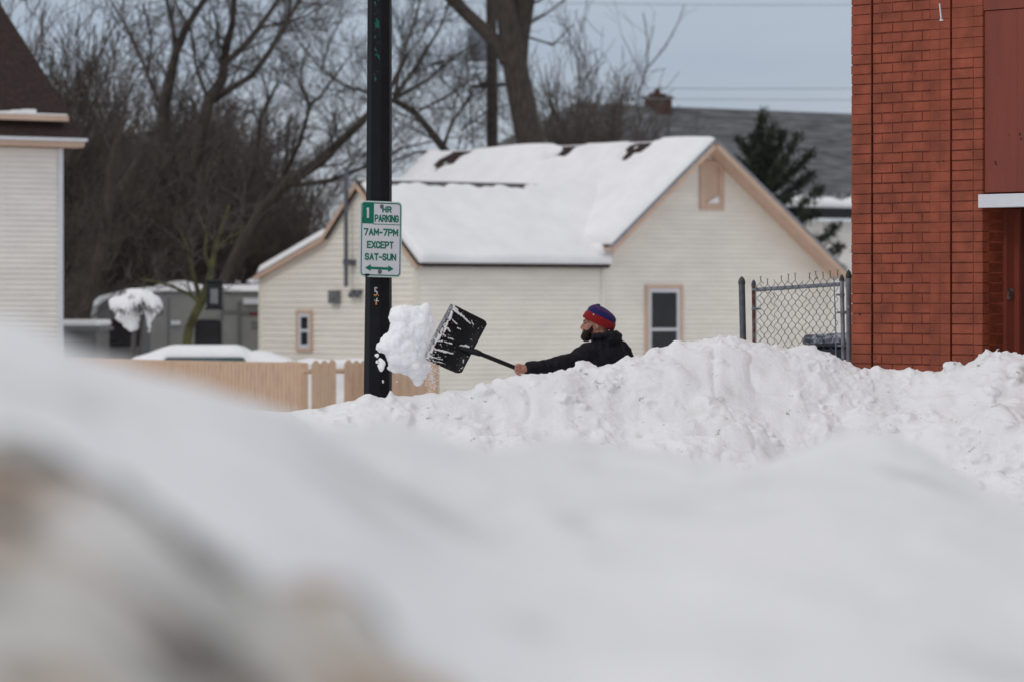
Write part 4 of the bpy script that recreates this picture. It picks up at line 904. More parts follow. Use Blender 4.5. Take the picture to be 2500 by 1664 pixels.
# ---------------------------------------------------------------- chain link gate and posts
def capped(mb, mbc, px, y0, y1, D, r, pxb=None, capr=1.12, ch=14):
    a = W(px, y0+ch, D); b = W(pxb or px, 1000, D+.02); k = D/F
    mb.tube([a, b], r, 16)
    mbc.tube([a-Vector((0,0,.012)), a+Vector((0,0,.001)), a+Vector((0,0,ch*k*.45)), a+Vector((0,0,ch*k*.8)), a+Vector((0,0,ch*k))], [r*capr, r*capr, r*.95, r*.55, r*.1], 16)
pt = empty('steel_post', W(1812, 1100, 30.6), 0, 'thick free standing steel post with a pointed dark cap left of the gate', 'post')
m, c = MB(), MB(); capped(m, c, 1811, 675, 850, 30.6, .0232, 1818, 1.12, 15)
def rel(mb, o): mb.V = [tuple(Vector(v)-o) for v in mb.V]; return mb
rel(m, pt.location).build('pole', M['galv_dk'], pt, True); rel(c, pt.location).build('cap', M['cap'], pt, True)
gt = empty('chain_link_gate', W(1840, 1100, 30.3), 0, 'sagging chain link gate with twisted wire tips between snow bank and brick building', 'gate'); go = gt.location.copy()
m, c = MB(), MB(); capped(m, c, 1840, 683, 850, 30.30, .0150, 1844, 1.15, 12); rel(m, go).build('post', M['rust'], gt, True)['label'] = 'rusty gate post'; rel(c, go).build('cap', M['cap'], gt, True)
m, c = MB(), MB(); capped(m, c, 2055, 670, 890, 29.62, .0150, 2062, 1.15, 12); rel(m, go).build('post', M['galv'], gt, True); rel(c, go).build('cap', M['cap'], gt, True)
fd = Vector((.628, -.778, 0)); G0 = W(1850, 707, 30.27)
def s_g(px): k = (px-1250)/F; return (G0.y*k-G0.x)/(fd.x-fd.y*k)
G1 = s_g(2046); SLg = (W(2043, 694, G0.y+fd.y*G1).z-G0.z)/G1
def gp(s, z, d=0): return G0+fd*s+Vector((.778, .628, 0))*d+Vector((0, 0, z+SLg*s))-go
m = MB(); m.tube([gp(-.03, 0, .02), gp(G1, 0, .02)], .0145, 14); m.build('rail', M['galv'], gt, True)
T = Tubes(); Wd = G1/11.5; hw = Wd/2; hz = .0405; nz_ = 38
for k in range(23):
    x0 = k*hw; top = .055+R.uniform(-.006, .006); bent = R.random() < .3; pts = []
    if k in (1, 2, 3, 4, 12, 13): top -= .02
    for q in range(nz_):
        up = (q+k) % 2 == 0; xx = x0+(hw*.98 if up else hw*.02); z = top-q*hz
        jit = .006 if (q < 3 and (bent or k < 5 or 12 <= k <= 14)) else .0012
        b = gp(xx+R.gauss(0, jit), z+R.gauss(0, jit*.6), .0035*(1 if up else -1)-.004)
        b2 = b+Vector((0, 0, 0)); dx = (.0025 if up else -.0025); pts += [b+Vector((0,0,.005)), b-Vector((0,0,.005))]
    T.add([np.array(p_) for p_ in pts], [.0019]*len(pts), 5)
    # twisted tip
    if k % 2 == 0 and k not in (4, 12):
        t0 = np.array(gp(x0+hw*.98 if (k % 2 == 0) else x0, top+.003, -.004)); ln = R.uniform(.022, .034); e1_ = t0+np.array([R.gauss(0,.003), 0, ln])
        T.add([t0, (t0+e1_)/2, e1_], [.0030]*3, 5)
        for sg in (-1, 1): T.add([e1_, e1_+np.array([sg*.007, 0, .008])], [.0019]*2, 5)
for (x, z, x2, z2) in ((.04, .05, .075, .035), (.11, -.03, .15, -.045), (.60, .04, .64, .05), (.62, -.03, .66, -.075), (.17, -.04, .21, -.085)):
    T.add([np.array(gp(x, z, -.01)), np.array(gp((x+x2)/2, (z+z2)/2+.012, -.014)), np.array(gp(x2, z2, -.01))], [.002]*3, 5)
T.build('chain_link_mesh', M['wire'], gt)
m = MB(); m.tube([gp(-.008, .03, -.012), gp(-.004, -.9, -.012)], .0042, 6); m.build('tension_bar', M['galv'], gt, True); m = MB(); m.tube([gp(G1-.03, .055, -.012), gp(G1-.012, -.25, -.012), gp(G1-.002, -.9, -.012)], .0042, 6); m.build('tension_bar', M['galv'], gt, True)
for px, py, D, r in ((1841,754,30.3,.019),(1841,707,30.3,.018),(2056,720,29.62,.019),(2058,763,29.62,.021),(2059,843,29.62,.019)):
    v = W(px, py, D)-go; m = MB(); m.tube([v-Vector((0,0,.008)), v+Vector((0,0,.008))], r, 16); m.box(v+Vector((-.012 if px < 1900 else -.045, -.024, -.007)), v+Vector((.045 if px < 1900 else .0, -.014, .007))); m.build('band_clamp', M['galv'], gt, True)
m = MB(); v = W(2068, 763, 29.62)-go; m.box(v+Vector((-.03,-.014,-.012)), v+Vector((.012,-.002,.012))); m.ell(v+Vector((.01,0,.03)), (.013,.013,.02))
m.build('latch', M['galv'], gt, True)
p2 = empty('steel_post', W(2072, 1100, 29.75), 0, 'green capped steel post tight against the brick building corner', 'post')
m, c = MB(), MB(); capped(m, c, 2072, 659, 900, 29.75, .019, 2074, 1.12, 16); rel(m, p2.location).build('pole', M['galv'], p2, True); rel(c, p2.location).build('cap', mat('green_cap', (.03,.06,.045), .6), p2, True)

# ---------------------------------------------------------------- wheeled bin
P = W(2098, 1000, 33.4); bn = empty('wheeled_bin', (P.x, P.y, 0), math.radians(-28), 'dark navy wheeled trash bin with frosty lid behind the chain link gate', 'trash bin')
zt = ZC-(846-HZ)/F*33.4
m = MB(); m.loft([[Vector(p_) for p_ in ((-.21,-.24,.06),(.21,-.24,.06),(.21,.24,.06),(-.21,.24,.06))], [Vector(p_) for p_ in ((-.27,-.30,zt),(.27,-.30,zt),(.27,.30,zt),(-.27,.30,zt))]]); m.build('body', M['navy'], bn, bevel=.03)
m = MB(); m.box((-.30,-.33,zt), (.30,.33,zt+.04)); m.build('rim', M['navy'], bn, bevel=.012)
m = MB()
def lidz(x): return zt+.075+.05*(x+.3)
m.loft([[Vector((x, y, lidz(x)-.035-(.02 if abs(y) > .3 else 0)+.0)) for y in (-.34, .34)]+[Vector((x, y, lidz(x)+e_)) for y, e_ in ((.34, -.015), (.30, .02), (-.30, .02), (-.34, -.015))] for x in (-.335, -.30, -.1, .1, .32)]); m.build('lid', M['navy_lid'], bn, bevel=.008)
m = MB(); m.tube([(-.345, -.2, zt+.03), (-.345, .2, zt+.03)], .02, 8); m.build('handle', M['navy'], bn, True)
for y in (-.25, .25):
    m = MB(); m.tube([(.24, y-.03, .12), (.24, y+.03, .12)], .12, 16); m.build('wheel', M['tyre'], bn)

# ---------------------------------------------------------------- black street pole with sign
D = 25.8; P = W(925, 0, D); pole = empty('street_pole', (P.x, D, 0), 0, 'black eight sided street pole with flaking green paint', 'street pole')
k = D/F
def octo(px, w_px, z, rot=.16): r = w_px*k/2/math.cos(math.pi/8)*.99; c = Vector(((px-925)*k, 0, z)); return [c+Vector((r*math.cos(rot+q*math.pi/4), r*math.sin(rot+q*math.pi/4), 0)) for q in range(8)]
m = MB(); m.loft([octo(922, 66, 0), octo(922.5, 65, 1.3), octo(924.5, 61, 2.0), octo(926, 58.5, 2.8), octo(927, 56, 3.7), octo(927.5, 50, 5.5)]); m.build('shaft', M['pole'], pole, bevel=.004)
m = MB(); m.box((-.14,-.14,0), (.13,.14,.05)); m.build('base_plate', M['pole'], pole, bevel=.01)
def text_mesh(txt, x0, x1, z0, z1, y, bold=.012, keep=None):
    cu = bpy.data.curves.new('t', 'FONT'); cu.body = txt; cu.size = 1; cu.offset = bold; cu.resolution_u = 5; cu.space_character = 1.12
    o = bpy.data.objects.new('t', cu); C.objects.link(o); dg = bpy.context.evaluated_depsgraph_get(); me = bpy.data.meshes.new_from_object(o.evaluated_get(dg)); bpy.data.objects.remove(o)
    n = len(me.vertices); co = np.empty(n*3); me.vertices.foreach_get('co', co); co = co.reshape(-1, 3); a = co.min(0); b = co.max(0)
    if txt == '-': a = np.array([a[0], a[1], 0]); b = np.array([b[0], b[1], 0])
    X = x0+(co[:,0]-a[0])/(b[0]-a[0])*(x1-x0); Z = z0+(co[:,1]-a[1])/(b[1]-a[1])*(z1-z0)
    me.vertices.foreach_set('co', np.stack([X, 0*X+y, Z], 1).ravel()); me.update()
    bm = bmesh.new(); bm.from_mesh(me)
    if keep: bmesh.ops.bisect_plane(bm, geom=bm.verts[:]+bm.edges[:]+bm.faces[:], plane_co=(0,0,keep[0]), plane_no=(0,0,keep[1]), clear_outer=True)
    r = bmesh.ops.extrude_face_region(bm, geom=bm.faces[:]); bmesh.ops.translate(bm, verts=[v for v in r['geom'] if isinstance(v, bmesh.types.BMVert)], vec=(0, .0008, 0))
    bmesh.ops.recalc_face_normals(bm, faces=bm.faces); bm.to_mesh(me); bm.free(); return me
def join_meshes(ms, name):
    bm = bmesh.new()
    for q in ms: bm.from_mesh(q)
    me = bpy.data.meshes.new(name); bm.to_mesh(me); bm.free(); return me
fy = -.0885
px2 = lambda px: (px-925)*k
pz = lambda py: ZC-(py-HZ)*k
link('number_sticker', text_mesh('5', px2(914), px2(923.5), pz(723.5), pz(701.5), fy, .02), M['sticker'], pole)['label'] = 'peeling white number 5'
link('number_sticker', text_mesh('5', px2(914), px2(923.5), pz(723.5), pz(701.5), fy-.001, .02, keep=(pz(717.5), 1)), M['orange'], pole)['label'] = 'orange lower half of the number 5'
m = MB()
def quad(mb, pts, y=fy): mb.prism([(px2(a), pz(b)) for a, b in pts], lambda a, b, d: Vector((a, d, b)), y, y+.0015)
quad(m, [(920.3,728),(923.2,728),(921.5,734.2),(926.5,734.2),(926.5,735.9),(918,735.9)]); quad(m, [(914.6,731.5),(915.4,731.3),(917.2,734.6),(916.2,735)]); quad(m, [(924,719.5),(926,721.5),(925.5,723),(924.3,722)])
m.build('number_sticker', M['sticker'], pole)['label'] = 'torn white upper part of the number 4'
m = MB(); quad(m, [(917.8,736),(921.6,736),(921.6,744.5),(917.8,744.5)]); m.build('number_sticker', M['orange'], pole)['label'] = 'orange stem of the number 4'
m = MB(); quad(m, [(911,725.4),(926,724.8),(926,725.6),(911,726.2)]); m.build('sticker_edge', mat('dull_green_edge', (.02,.06,.05), .6), pole)
sg = empty('parking_sign', W(929.8, 584.5, 25.8-.112), 0, 'green and white one hour parking sign on the black street pole', 'sign')
sg.rotation_euler = (0, math.radians(1.0), math.radians(36))
def rrect(x0, x1, z0, z1, r, n=7):
    poly = []
    for cx, cz, a in ((x1-r, z1-r, 0), (x0+r, z1-r, 90), (x0+r, z0+r, 180), (x1-r, z0+r, 270)):
        for q in range(n): t = math.radians(a+90*q/(n-1)); poly.append((cx+r*math.cos(t), cz+r*math.sin(t)))
    return poly
fn3 = lambda a, b, d: Vector((a, d, b))
HW, HH = .1525, .2285
sx = lambda X: (X-395)/790*.305
sz = lambda Y: -(Y-778)/1465*.457
m = MB(); m.prism(rrect(-HW, HW, -HH, HH, .030), fn3, .0, .003); m.build('panel', M['signedge'], sg)
m = MB(); m.prism(rrect(-HW+.0045, HW-.0045, -HH+.0045, HH-.0045, .026), fn3, -.0006, .0005)
m.build('face', M['signface'], sg)
# green border ring, block and rule
def ring(mb, o, i, y):
    n = len(o); V = [fn3(a, b, y) for a, b in o]+[fn3(a, b, y) for a, b in i]; mb.add(V, [(q, (q+1) % n, (q+1) % n+n, q+n) for q in range(n)])
m = MB(); ring(m, rrect(-HW+.0085, HW-.0085, -HH+.0085, HH-.0085, .023), rrect(-HW+.0155, HW-.0155, -HH+.0155, HH-.0155, .017), -.0014)
m.prism([(sx(50), sz(85)), (sx(255), sz(85)), (sx(255), sz(484)), (sx(40), sz(484))], fn3, -.0018, -.0012)
m.box((sx(250), -.0016, sz(497)), (sx(748), -.0011, sz(484)))
m.build('border', M['green'], sg)
GL = {'H':[[(0,0),(0,1)],[(1,0),(1,1)],[(0,.5),(1,.5)]],'R':[[(0,0),(0,1),(.6,1),(.92,.9),(1,.75),(.92,.58),(.6,.48),(0,.48)],[(.5,.48),(1,0)]],'P':[[(0,0),(0,1),(.6,1),(.92,.9),(1,.73),(.92,.55),(.6,.45),(0,.45)]],
 'A':[[(0,0),(.5,1),(1,0)],[(.2,.32),(.8,.32)]],'K':[[(0,0),(0,1)],[(1,1),(0,.38)],[(.38,.6),(1,0)]],'I':[[(.5,0),(.5,1)]],'N':[[(0,0),(0,1),(1,0),(1,1)]],
 'G':[[(.97,.76),(.82,.94),(.5,1),(.18,.94),(0,.72),(0,.28),(.18,.06),(.5,0),(.82,.06),(1,.26),(1,.46),(.55,.46)]],'7':[[(0,1),(1,1),(.35,0)]],'M':[[(0,0),(0,1),(.5,.32),(1,1),(1,0)]],
 'E':[[(1,1),(0,1),(0,0),(1,0)],[(0,.52),(.8,.52)]],'X':[[(0,0),(1,1)],[(0,1),(1,0)]],'C':[[(.97,.74),(.82,.94),(.5,1),(.18,.94),(0,.72),(0,.28),(.18,.06),(.5,0),(.82,.06),(.97,.26)]],'T':[[(0,1),(1,1)],[(.5,1),(.5,0)]],
 'S':[[(.95,.80),(.78,.95),(.5,1),(.2,.95),(.03,.78),(.12,.6),(.88,.41),(.98,.22),(.8,.05),(.5,0),(.2,.05),(.02,.22)]],'U':[[(0,1),(0,.28),(.18,.06),(.5,0),(.82,.06),(1,.28),(1,1)]],'-':[[(0,.45),(1,.45)]]}
def strokes(txt, x0, x1, z0, z1, w, gap=.42):
    ws = [.05 if c == 'I' else (1.12 if c == 'M' else (.62 if c == '-' else 1.0)) for c in txt]; tot = sum(ws)+gap*(len(txt)-1); un = (x1-x0-w)/tot; x = x0+w/2; mb = MB(); lv = 0
    z0 += w/2; z1 -= w/2
    for c, wc in zip(txt, ws):
        for pl in GL[c]:
            q = [Vector((x+a*un*wc if c != 'I' else x, 0, z0+b*(z1-z0))) for a, b in pl]
            for a, b in zip(q[:-1], q[1:]):
                d = (b-a).normalized(); n = Vector((-d.z, 0, d.x))*w/2; e = d*w*.42; lv += 1; y = -.0021-.00004*(lv % 9)
                P4 = [a-e-n, b+e-n, b+e+n, a-e+n]; mb.add([Vector((p.x, y, p.z)) for p in P4]+[Vector((p.x, -.0009, p.z)) for p in P4], [(0,1,2,3),(7,6,5,4),(0,4,5,1),(1,5,6,2),(2,6,7,3),(3,7,4,0)])
        x += (wc+gap)*un
    return mb
for t, a_, b_, c_, d_, w_ in (('HR',412,588,138,265,.0088),('PARKING',270,726,306,448,.0080),('7AM-7PM',68,718,574,714,.0088),('EXCEPT',133,636,818,958,.0088),('SAT-SUN',93,686,1050,1188,.0088)):
    strokes(t, sx(a_), sx(b_), sz(d_), sz(c_), w_, .55 if t == 'HR' else .42).build('lettering', M['green'], sg)['label'] = 'green lettering '+t
a = MB(); yy = 1335; a.prism([(sx(105),sz(yy)),(sx(210),sz(yy-66)),(sx(210),sz(yy-24)),(sx(540),sz(yy-18)),(sx(540),sz(yy-58)),(sx(642),sz(yy+10)),(sx(540),sz(yy+72)),(sx(540),sz(yy+32)),(sx(210),sz(yy+26)),(sx(210),sz(yy+64))], fn3, -.0020, -.0010)
a.build('arrow', M['green'], sg)
m = MB(); m.prism([(sx(124),sz(376)),(sx(160),sz(376)),(sx(160),sz(176)),(sx(136),sz(176)),(sx(110),sz(196)),(sx(112),sz(214)),(sx(124),sz(208))], fn3, -.0028, -.0015); m.build('numeral', M['signface'], sg)['label'] = 'white numeral 1 on green'
for X, Y in ((400,148),(380,1405)):
    m = MB(); m.tube([(sx(X), -.009, sz(Y)), (sx(X), -.006, sz(Y)), (sx(X), 0, sz(Y))], [.007, .0125, .013], 14); m.tube([(sx(X), -.0105, sz(Y)), (sx(X), -.009, sz(Y))], .005, 8); m.build('bolt', M['galv_dk'], sg, True)
m = MB(); m.prism([(sx(100), sz(1450)), (sx(180), sz(1448)), (sx(200), sz(1470)), (sx(120), sz(1520))], fn3, -.0035, .01); m.build('clamp', M['black'], sg)

# ---------------------------------------------------------------- snow thrown from the shovel
OUT = [(350,215),(395,178),(480,160),(560,142),(640,170),(700,150),(750,180),(800,170),(850,125),(880,115),(910,150),(945,210),(940,290),(985,350),(1005,440),(985,540),(960,640),(925,720),(890,800),(850,900),(845,960),(880,1000),(940,1040),(960,1090),(930,1150),(890,1180),(865,1280),(830,1300),(825,1375),(730,1380),(680,1330),(670,1290),(610,1250),(520,1200),(480,1190),(380,1200),(340,1165),(275,1155),(310,1080),(290,1050),(285,960),(250,895),(150,885),(110,820),(100,770),(170,710),(190,650),(240,600),(320,555),(330,480),(345,440),(320,380),(325,290),(345,230)]
OUT = [(900+a*.1595, 720+b*.1595) for a, b in OUT]
def inside(x, y):
    c = False; n = len(OUT)
    for i in range(n):
        (x1, y1), (x2, y2) = OUT[i], OUT[i-1]
        if (y1 > y) != (y2 > y) and x < (x2-x1)*(y-y1)/(y2-y1)+x1: c = not c
    return c
def edge(x, y):
    b = 1e9; n = len(OUT)
    for i in range(n):
        (x1, y1), (x2, y2) = OUT[i-1], OUT[i]; dx, dy = x2-x1, y2-y1; t = max(0, min(1, ((x-x1)*dx+(y-y1)*dy)/(dx*dx+dy*dy))); b = min(b, math.hypot(x-x1-t*dx, y-y1-t*dy))
    return b
sD = lambda px: 25.40+max(0, px-950)/110*.12
b = MB(); org = W(985, 830, sD(985))
for px in np.arange(914, 1064, 3.2):
    for py in np.arange(737, 942, 3.2):
        x, y = px+R.uniform(-1.2, 1.2), py+R.uniform(-1.2, 1.2)
        if not inside(x, y): continue
        e_ = edge(x, y)
        if e_ < 1.2 or (e_ < 7 and R.random() < .22) or (x > 1030 and R.random() < .25): continue
        r = min(e_+.6, R.uniform(7, 20)); dpt = min(e_*.8, 24)/F*25.5*R.uniform(-1, 1)
        b.ell(W(x, y, sD(x)+dpt)-org, r/F*25.6, n=8, m=6)
me = remesh(b, .006, 'snow_clod'); smooth_mesh(me, 1); displace(me, lambda p: fbm(p, 14, 4, 71)*.005+vnoise(p, 45, 4)*.005+vnoise(p, 90, 6)*.003)
o = link('snow_clod', me, M['clod'], None, True); o.location = org; tag(o, 'large ragged mass of thrown snow in the air beside the black pole', 'snow')
def clod(px, py, r, D, lab_, seed, sx_=1, sz_=1):
    b = MB(); b.ell((0,0,0), (r*sx_, r, r*sz_), n=14, m=10); me = remesh(b, max(.0025, r*.12), 'snow_clod'); displace(me, lambda p: fbm(p+seed, 1.0/r*.9, 3, seed)*r*.34)
    o = link('snow_clod', me, M['clod'], None, True); o.location = W(px, py, D); tag(o, lab_, 'snow', 'small clods of thrown snow'); return o
clod(920.5, 867.5, .0115, 25.3, 'upper small round snow clod flying in front of the pole', 3)
clod(921, 883, .0105, 25.3, 'lower small round snow clod flying in front of the pole', 5)
clod(930.5, 890, .024, 25.3, 'irregular tall snow clod flying in front of the pole', 7, .8, 1.6)
clod(969, 931, .0055, 25.5, 'tiny snow clod falling just right of the pole', 9)
clod(935, 931, .007, 25.6, 'tiny snow clod low against the pole above the bank', 12, .8, 1.6)
b = MB()
for i in range(1100):
    t = R.random(); xe = float(np.interp(t, [0,.1,.3,.55,.75,1], [1046,1052,1060,1048,1040,1054])); x = xe+R.gauss(0, 4.5); y = 738+t*190
    b.ell(W(x, y, 25.5+R.uniform(-.1, .1)), R.uniform(.0008, .0028), n=5, m=3)
for i in range(260):
    x = R.gauss(1052, 8); y = R.gauss(918, 20)
    if R.random() < .35: x = R.gauss(1058, 9); y = R.uniform(770, 900)
    b.ell(W(x, y, 25.6+R.uniform(-.15, .15)), R.uniform(.0012, .0045), n=6, m=4)
tag(b.build('snow_spray', M['clod'], None, True), 'fine spray of snow crumbs trailing below the shovel blade', 'snow', kind='stuff')

# ---------------------------------------------------------------- the man
DP = 32.5; root = W(1476, HZ, DP); root.z = 0
man = empty('person', root, 0, 'bearded man in red and blue knit hat and black hooded top throwing snow', 'person')
def H(px, py, dy=0): return W(px, py, DP+dy)-root
wd = Vector((-.70, -.714, 0)); dp_ = Vector((-.714, .70, 0))   # torso width axis (to his left shoulder) and front axis
def tr(px, py, a, b, k=22): c = H(px, py); return [c+wd*(a*math.cos(q*2*math.pi/k))+dp_*(b*math.sin(q*2*math.pi/k)) for q in range(k)]
B = MB()
B.ell(H(1463.5, 782), (.094, .076, .105), n=20, m=14)                 # skull
B.ell(H(1446, 800, -.0), (.066, .058, .072), n=16, m=12)              # face
B.ell(H(1440, 815), (.046, .042, .036)); B.ell(H(1433, 784.5), (.030, .052, .022))   # jaw, brow
B.ell(H(1437, 796, -.034), (.026, .020, .028)); B.ell(H(1437, 796, .034), (.026, .020, .028))   # cheeks
B.tube([H(1427.5, 787), H(1423.2, 794), H(1420.2, 799.6)], [.009, .012, .0125], 10, rnd=True)  # nose
B.ell(H(1424, 801.5, -.010), (.011, .009, .0075)); B.ell(H(1424, 801.5, .010), (.011, .009, .0075))
B.tube([H(1424.5, 807, -.018), H(1422.3, 807, 0), H(1424.5, 807, .018)], [.005, .0068, .005], 8, rnd=True); B.tube([H(1425.5, 810, -.016), H(1423.6, 810, 0), H(1425.5, 810, .016)], [.005, .0072, .005], 8, rnd=True)
for s_ in (-1, 1):                                                     # ears
    B.ell(H(1459, 794, s_*.077), (.017, .010, .030)); B.ell(H(1457, 801, s_*.074), (.010, .010, .012))
B.tube([H(1463, 806), H(1472, 826), H(1478, 845)], [.066, .064, .07], 18)
B.loft([tr(1478, 842, .08, .07), tr(1477, 856, .17, .08), tr(1476, 900, .17, .10), tr(1472, 960, .14, .09), tr(1470, 1010, .15, .10), tr(1470, 1035, .12, .09)])
LA = [(1440, 866, -.14), (1405, 876, -.22), (1374, 886, -.30), (1330, 896, -.38), (1293, 899, -.44), (1284, 899.5, -.45)]
B.tube([H(*p_) for p_ in LA], [.05, .045, .038, .034, .028, .027], 12, rnd=True)
RAm = [(1518, 866, .14), (1522, 905, .20), (1512, 950, .22), (1475, 968, .10), (1440, 970, -.06), (1433, 970, -.10)]
B.tube([H(*p_) for p_ in RAm], [.05, .045, .038, .034, .028, .027], 12, rnd=True)
feet = []
for s_ in (-1, 1):
    hp = H(1470, 1020)+wd*(.09*s_); kn = H(1470, 1163)+wd*(.11*s_)+dp_*.03; ak = Vector((kn.x, kn.y, .09))-dp_*.02*s_+wd*.03*s_
    B.tube([hp, kn, ak, ak-Vector((0,0,.05))], [.075, .05, .035, .035], 12, rnd=True); feet.append((hp, kn, ak))
    B.tube([ak-Vector((0,0,.04)), ak+dp_*.16-Vector((0,0,.055))], [.035, .03], 10, rnd=True)
# left hand closed round the shaft
HD = -.47                                                              # depth of the shaft at the near hand
B.tube([H(1284, 899.5, -.45), H(1277, 899, -.455)], [.027, .026], 12, rnd=True)
B.ell(H(1274.5, 899.5, -.462), (.034, .017, .037), Matrix.Rotation(math.radians(-12), 3, 'Y'), n=16, m=10)
for i, (kx, ky, mx_, my_, tx_, ty_) in enumerate(((1268,891,1259.5,893.5,1256,901),(1269,897,1260,901,1258.5,907),(1271,903,1263,907.5,1262.5,912),(1274,908,1267.5,912,1267.5,915.5))):
    r = .0098-.0006*i
    B.tube([H(kx+4, ky+1, -.462), H(kx, ky, -.478), H(mx_, my_, -.490), H(tx_, ty_, -.472), H(tx_+3.5, ty_+1, -.452)], [r, r*1.03, r, r*.92, r*.85], 10, rnd=True)
B.tube([H(1276, 893, -.450), H(1268, 889.5, -.440), H(1259, 892, -.440), H(1255, 897, -.450)], [.013, .0115, .0105, .009], 10, rnd=True)
# right hand low on the shaft
RC = (1428, 966, -.13)
B.ell(H(RC[0]+4, RC[1]+3, RC[2]+.02), (.034, .018, .038), n=14, m=10)
for i in range(4):
    y_ = 957+i*5.6; r = .0098-.0005*i
    B.tube([H(1430, y_+3, -.11), H(1424, y_+1, -.145), H(1418, y_+3, -.150), H(1415, y_+6, -.128), H(1418, y_+8, -.112)], [r, r, r, r*.92, r*.85], 10, rnd=True)
B.tube([H(1433, 958, -.12), H(1424, 953, -.115), H(1415, 954, -.112)], [.0125, .011, .0095], 10, rnd=True)
me = remesh(B, .0034, 'body'); smooth_mesh(me, 1); link('body', me, M['skin'], man, True)
# eyes, brows
for s_ in (-1, 1):
    m = MB(); m.ell(H(1429.6, 788.6, s_*.031), (.008, .011, .0065)); m.build('eye', M['black'], man, True)
    m = MB(); m.tube([H(1425.3, 785.0, s_*.014), H(1425.3, 783.4, s_*.030), H(1429.5, 783.6, s_*.048)], [.0032, .0045, .0025], 7, rnd=True); m.build('eyebrow', M['beard'], man, True)
b = MB()
b.ell(H(1431.5, 821), (.042, .052, .041), n=16, m=12); b.ell(H(1436, 815), (.044, .056, .036), n=16, m=12); b.ell(H(1427, 823.5), (.022, .034, .022)); b.ell(H(1431, 827), (.022, .030, .018))
for s_ in (-1, 1):
    b.tube([H(1445.5, 796.5, s_*.060), H(1443, 804, s_*.060), H(1437.5, 811, s_*.050), H(1431, 813.5, s_*.036)], [.007, .015, .020, .018], 10, rnd=True)
    b.tube([H(1424.8, 805.2, s_*.006), H(1427.5, 807.5, s_*.024), H(1431.5, 811.5, s_*.036)], [.0062, .008, .010], 8, rnd=True)
b.tube([H(1424.8, 812.5, -.012), H(1423.6, 813.5, 0), H(1424.8, 812.5, .012)], [.008, .010, .008], 8, rnd=True)
me = remesh(b, .004, 'beard'); smooth_mesh(me, 1); displace(me, lambda p: fbm(p, 60, 2, 3)*.0035); link('beard', me, M['beard'], man, True)
# knit hat, tipped back
hc = H(1459.5, 791.5); nn = Vector((.43, 0, .903)); hx = Vector((.903, 0, -.43))
def hr(h, a, bb_, sh=0, k=40, wr=0.0, ph=0): c = hc+nn*h+hx*sh; return [c+hx*(a*math.cos(q*2*math.pi/k)*(1+wr*math.sin(5*q*2*math.pi/k+ph)))+Vector((0,1,0))*(bb_*math.sin(q*2*math.pi/k)*(1+wr*math.sin(4*q*2*math.pi/k+ph))) for q in range(k)]
m = MB(); m.loft([hr(.008,.112,.080), hr(-.002,.118,.086), hr(-.001,.127,.095), hr(.012,.131,.099), hr(.036,.129,.098), hr(.056,.125,.096), hr(.062,.119,.092), hr(.059,.108,.084)], False); m.build('hat_brim', M['red'], man, True)['label'] = 'red folded hat brim'
m = MB(); rings = [hr(.040,.114,.086), hr(.062,.118,.090,0), hr(.080,.118,.091,-.002,wr=.012), hr(.097,.110,.086,-.005,wr=.025,ph=1), hr(.109,.097,.078,-.010,wr=.035,ph=1), hr(.113,.091,.074,-.012,wr=.04,ph=1), hr(.122,.074,.060,-.020,wr=.05,ph=2), hr(.130,.050,.042,-.030,wr=.05,ph=2), hr(.134,.028,.024,-.038,wr=.05), hr(.135,.010,.010,-.042)]
k_ = len(rings[0])
for i in range(len(rings)-1):
    m.mi = 1 if i == 4 else 0; m.loft([rings[i], rings[i+1]], False)
m.add([p_ for p_ in rings[-1]], [tuple(range(k_))]); m.ell(hc+nn*.130+hx*-.062, (.020, .020, .012))
m.build('hat_crown', [M['blue'], M['red']], man, True)
m = MB(); m.ell(hc+nn*.052+hx*-.062+Vector((0,-.090,0)), (.0055, .004, .0055)); m.build('hat_badge', M['white'], man, True)
# hooded top
b = MB()
b.loft([tr(1478, 826, .085, .075), tr(1478, 836, .135, .095), tr(1477, 848, .185, .120), tr(1476, 862, .222, .136), tr(1476, 884, .232, .145), tr(1474, 930, .225, .148), tr(1472, 985, .215, .148), tr(1470, 1036, .215, .150), tr(1470, 1050, .205, .145)])
b.tube([H(*p_) for p_ in ((1447,862,-.12),(1422,868,-.17),(1400,877,-.22),(1372,886,-.30),(1335,895.5,-.37),(1305,898.5,-.42),(1291,899.3,-.44))], [.078,.072,.064,.059,.052,.050,.042], 16, rnd=False)
b.ell(H(1436,862,-.13), (.075,.08,.072)); b.tube([H(1287,899.3,-.445), H(1296,899.2,-.43)], [.0435,.045], 16); b.ell(H(1306,892,-.42), (.026,.03,.022)); b.ell(H(1320,891,-.40), (.03,.035,.022))
b.tube([H(*p_) for p_ in ((1512,862,.12),(1524,885,.17),(1522,915,.21),(1512,950,.22),(1478,966,.10),(1446,970,-.04))], [.085,.075,.066,.060,.054,.044], 16); b.ell(H(1508,856,.10), (.08,.09,.07))
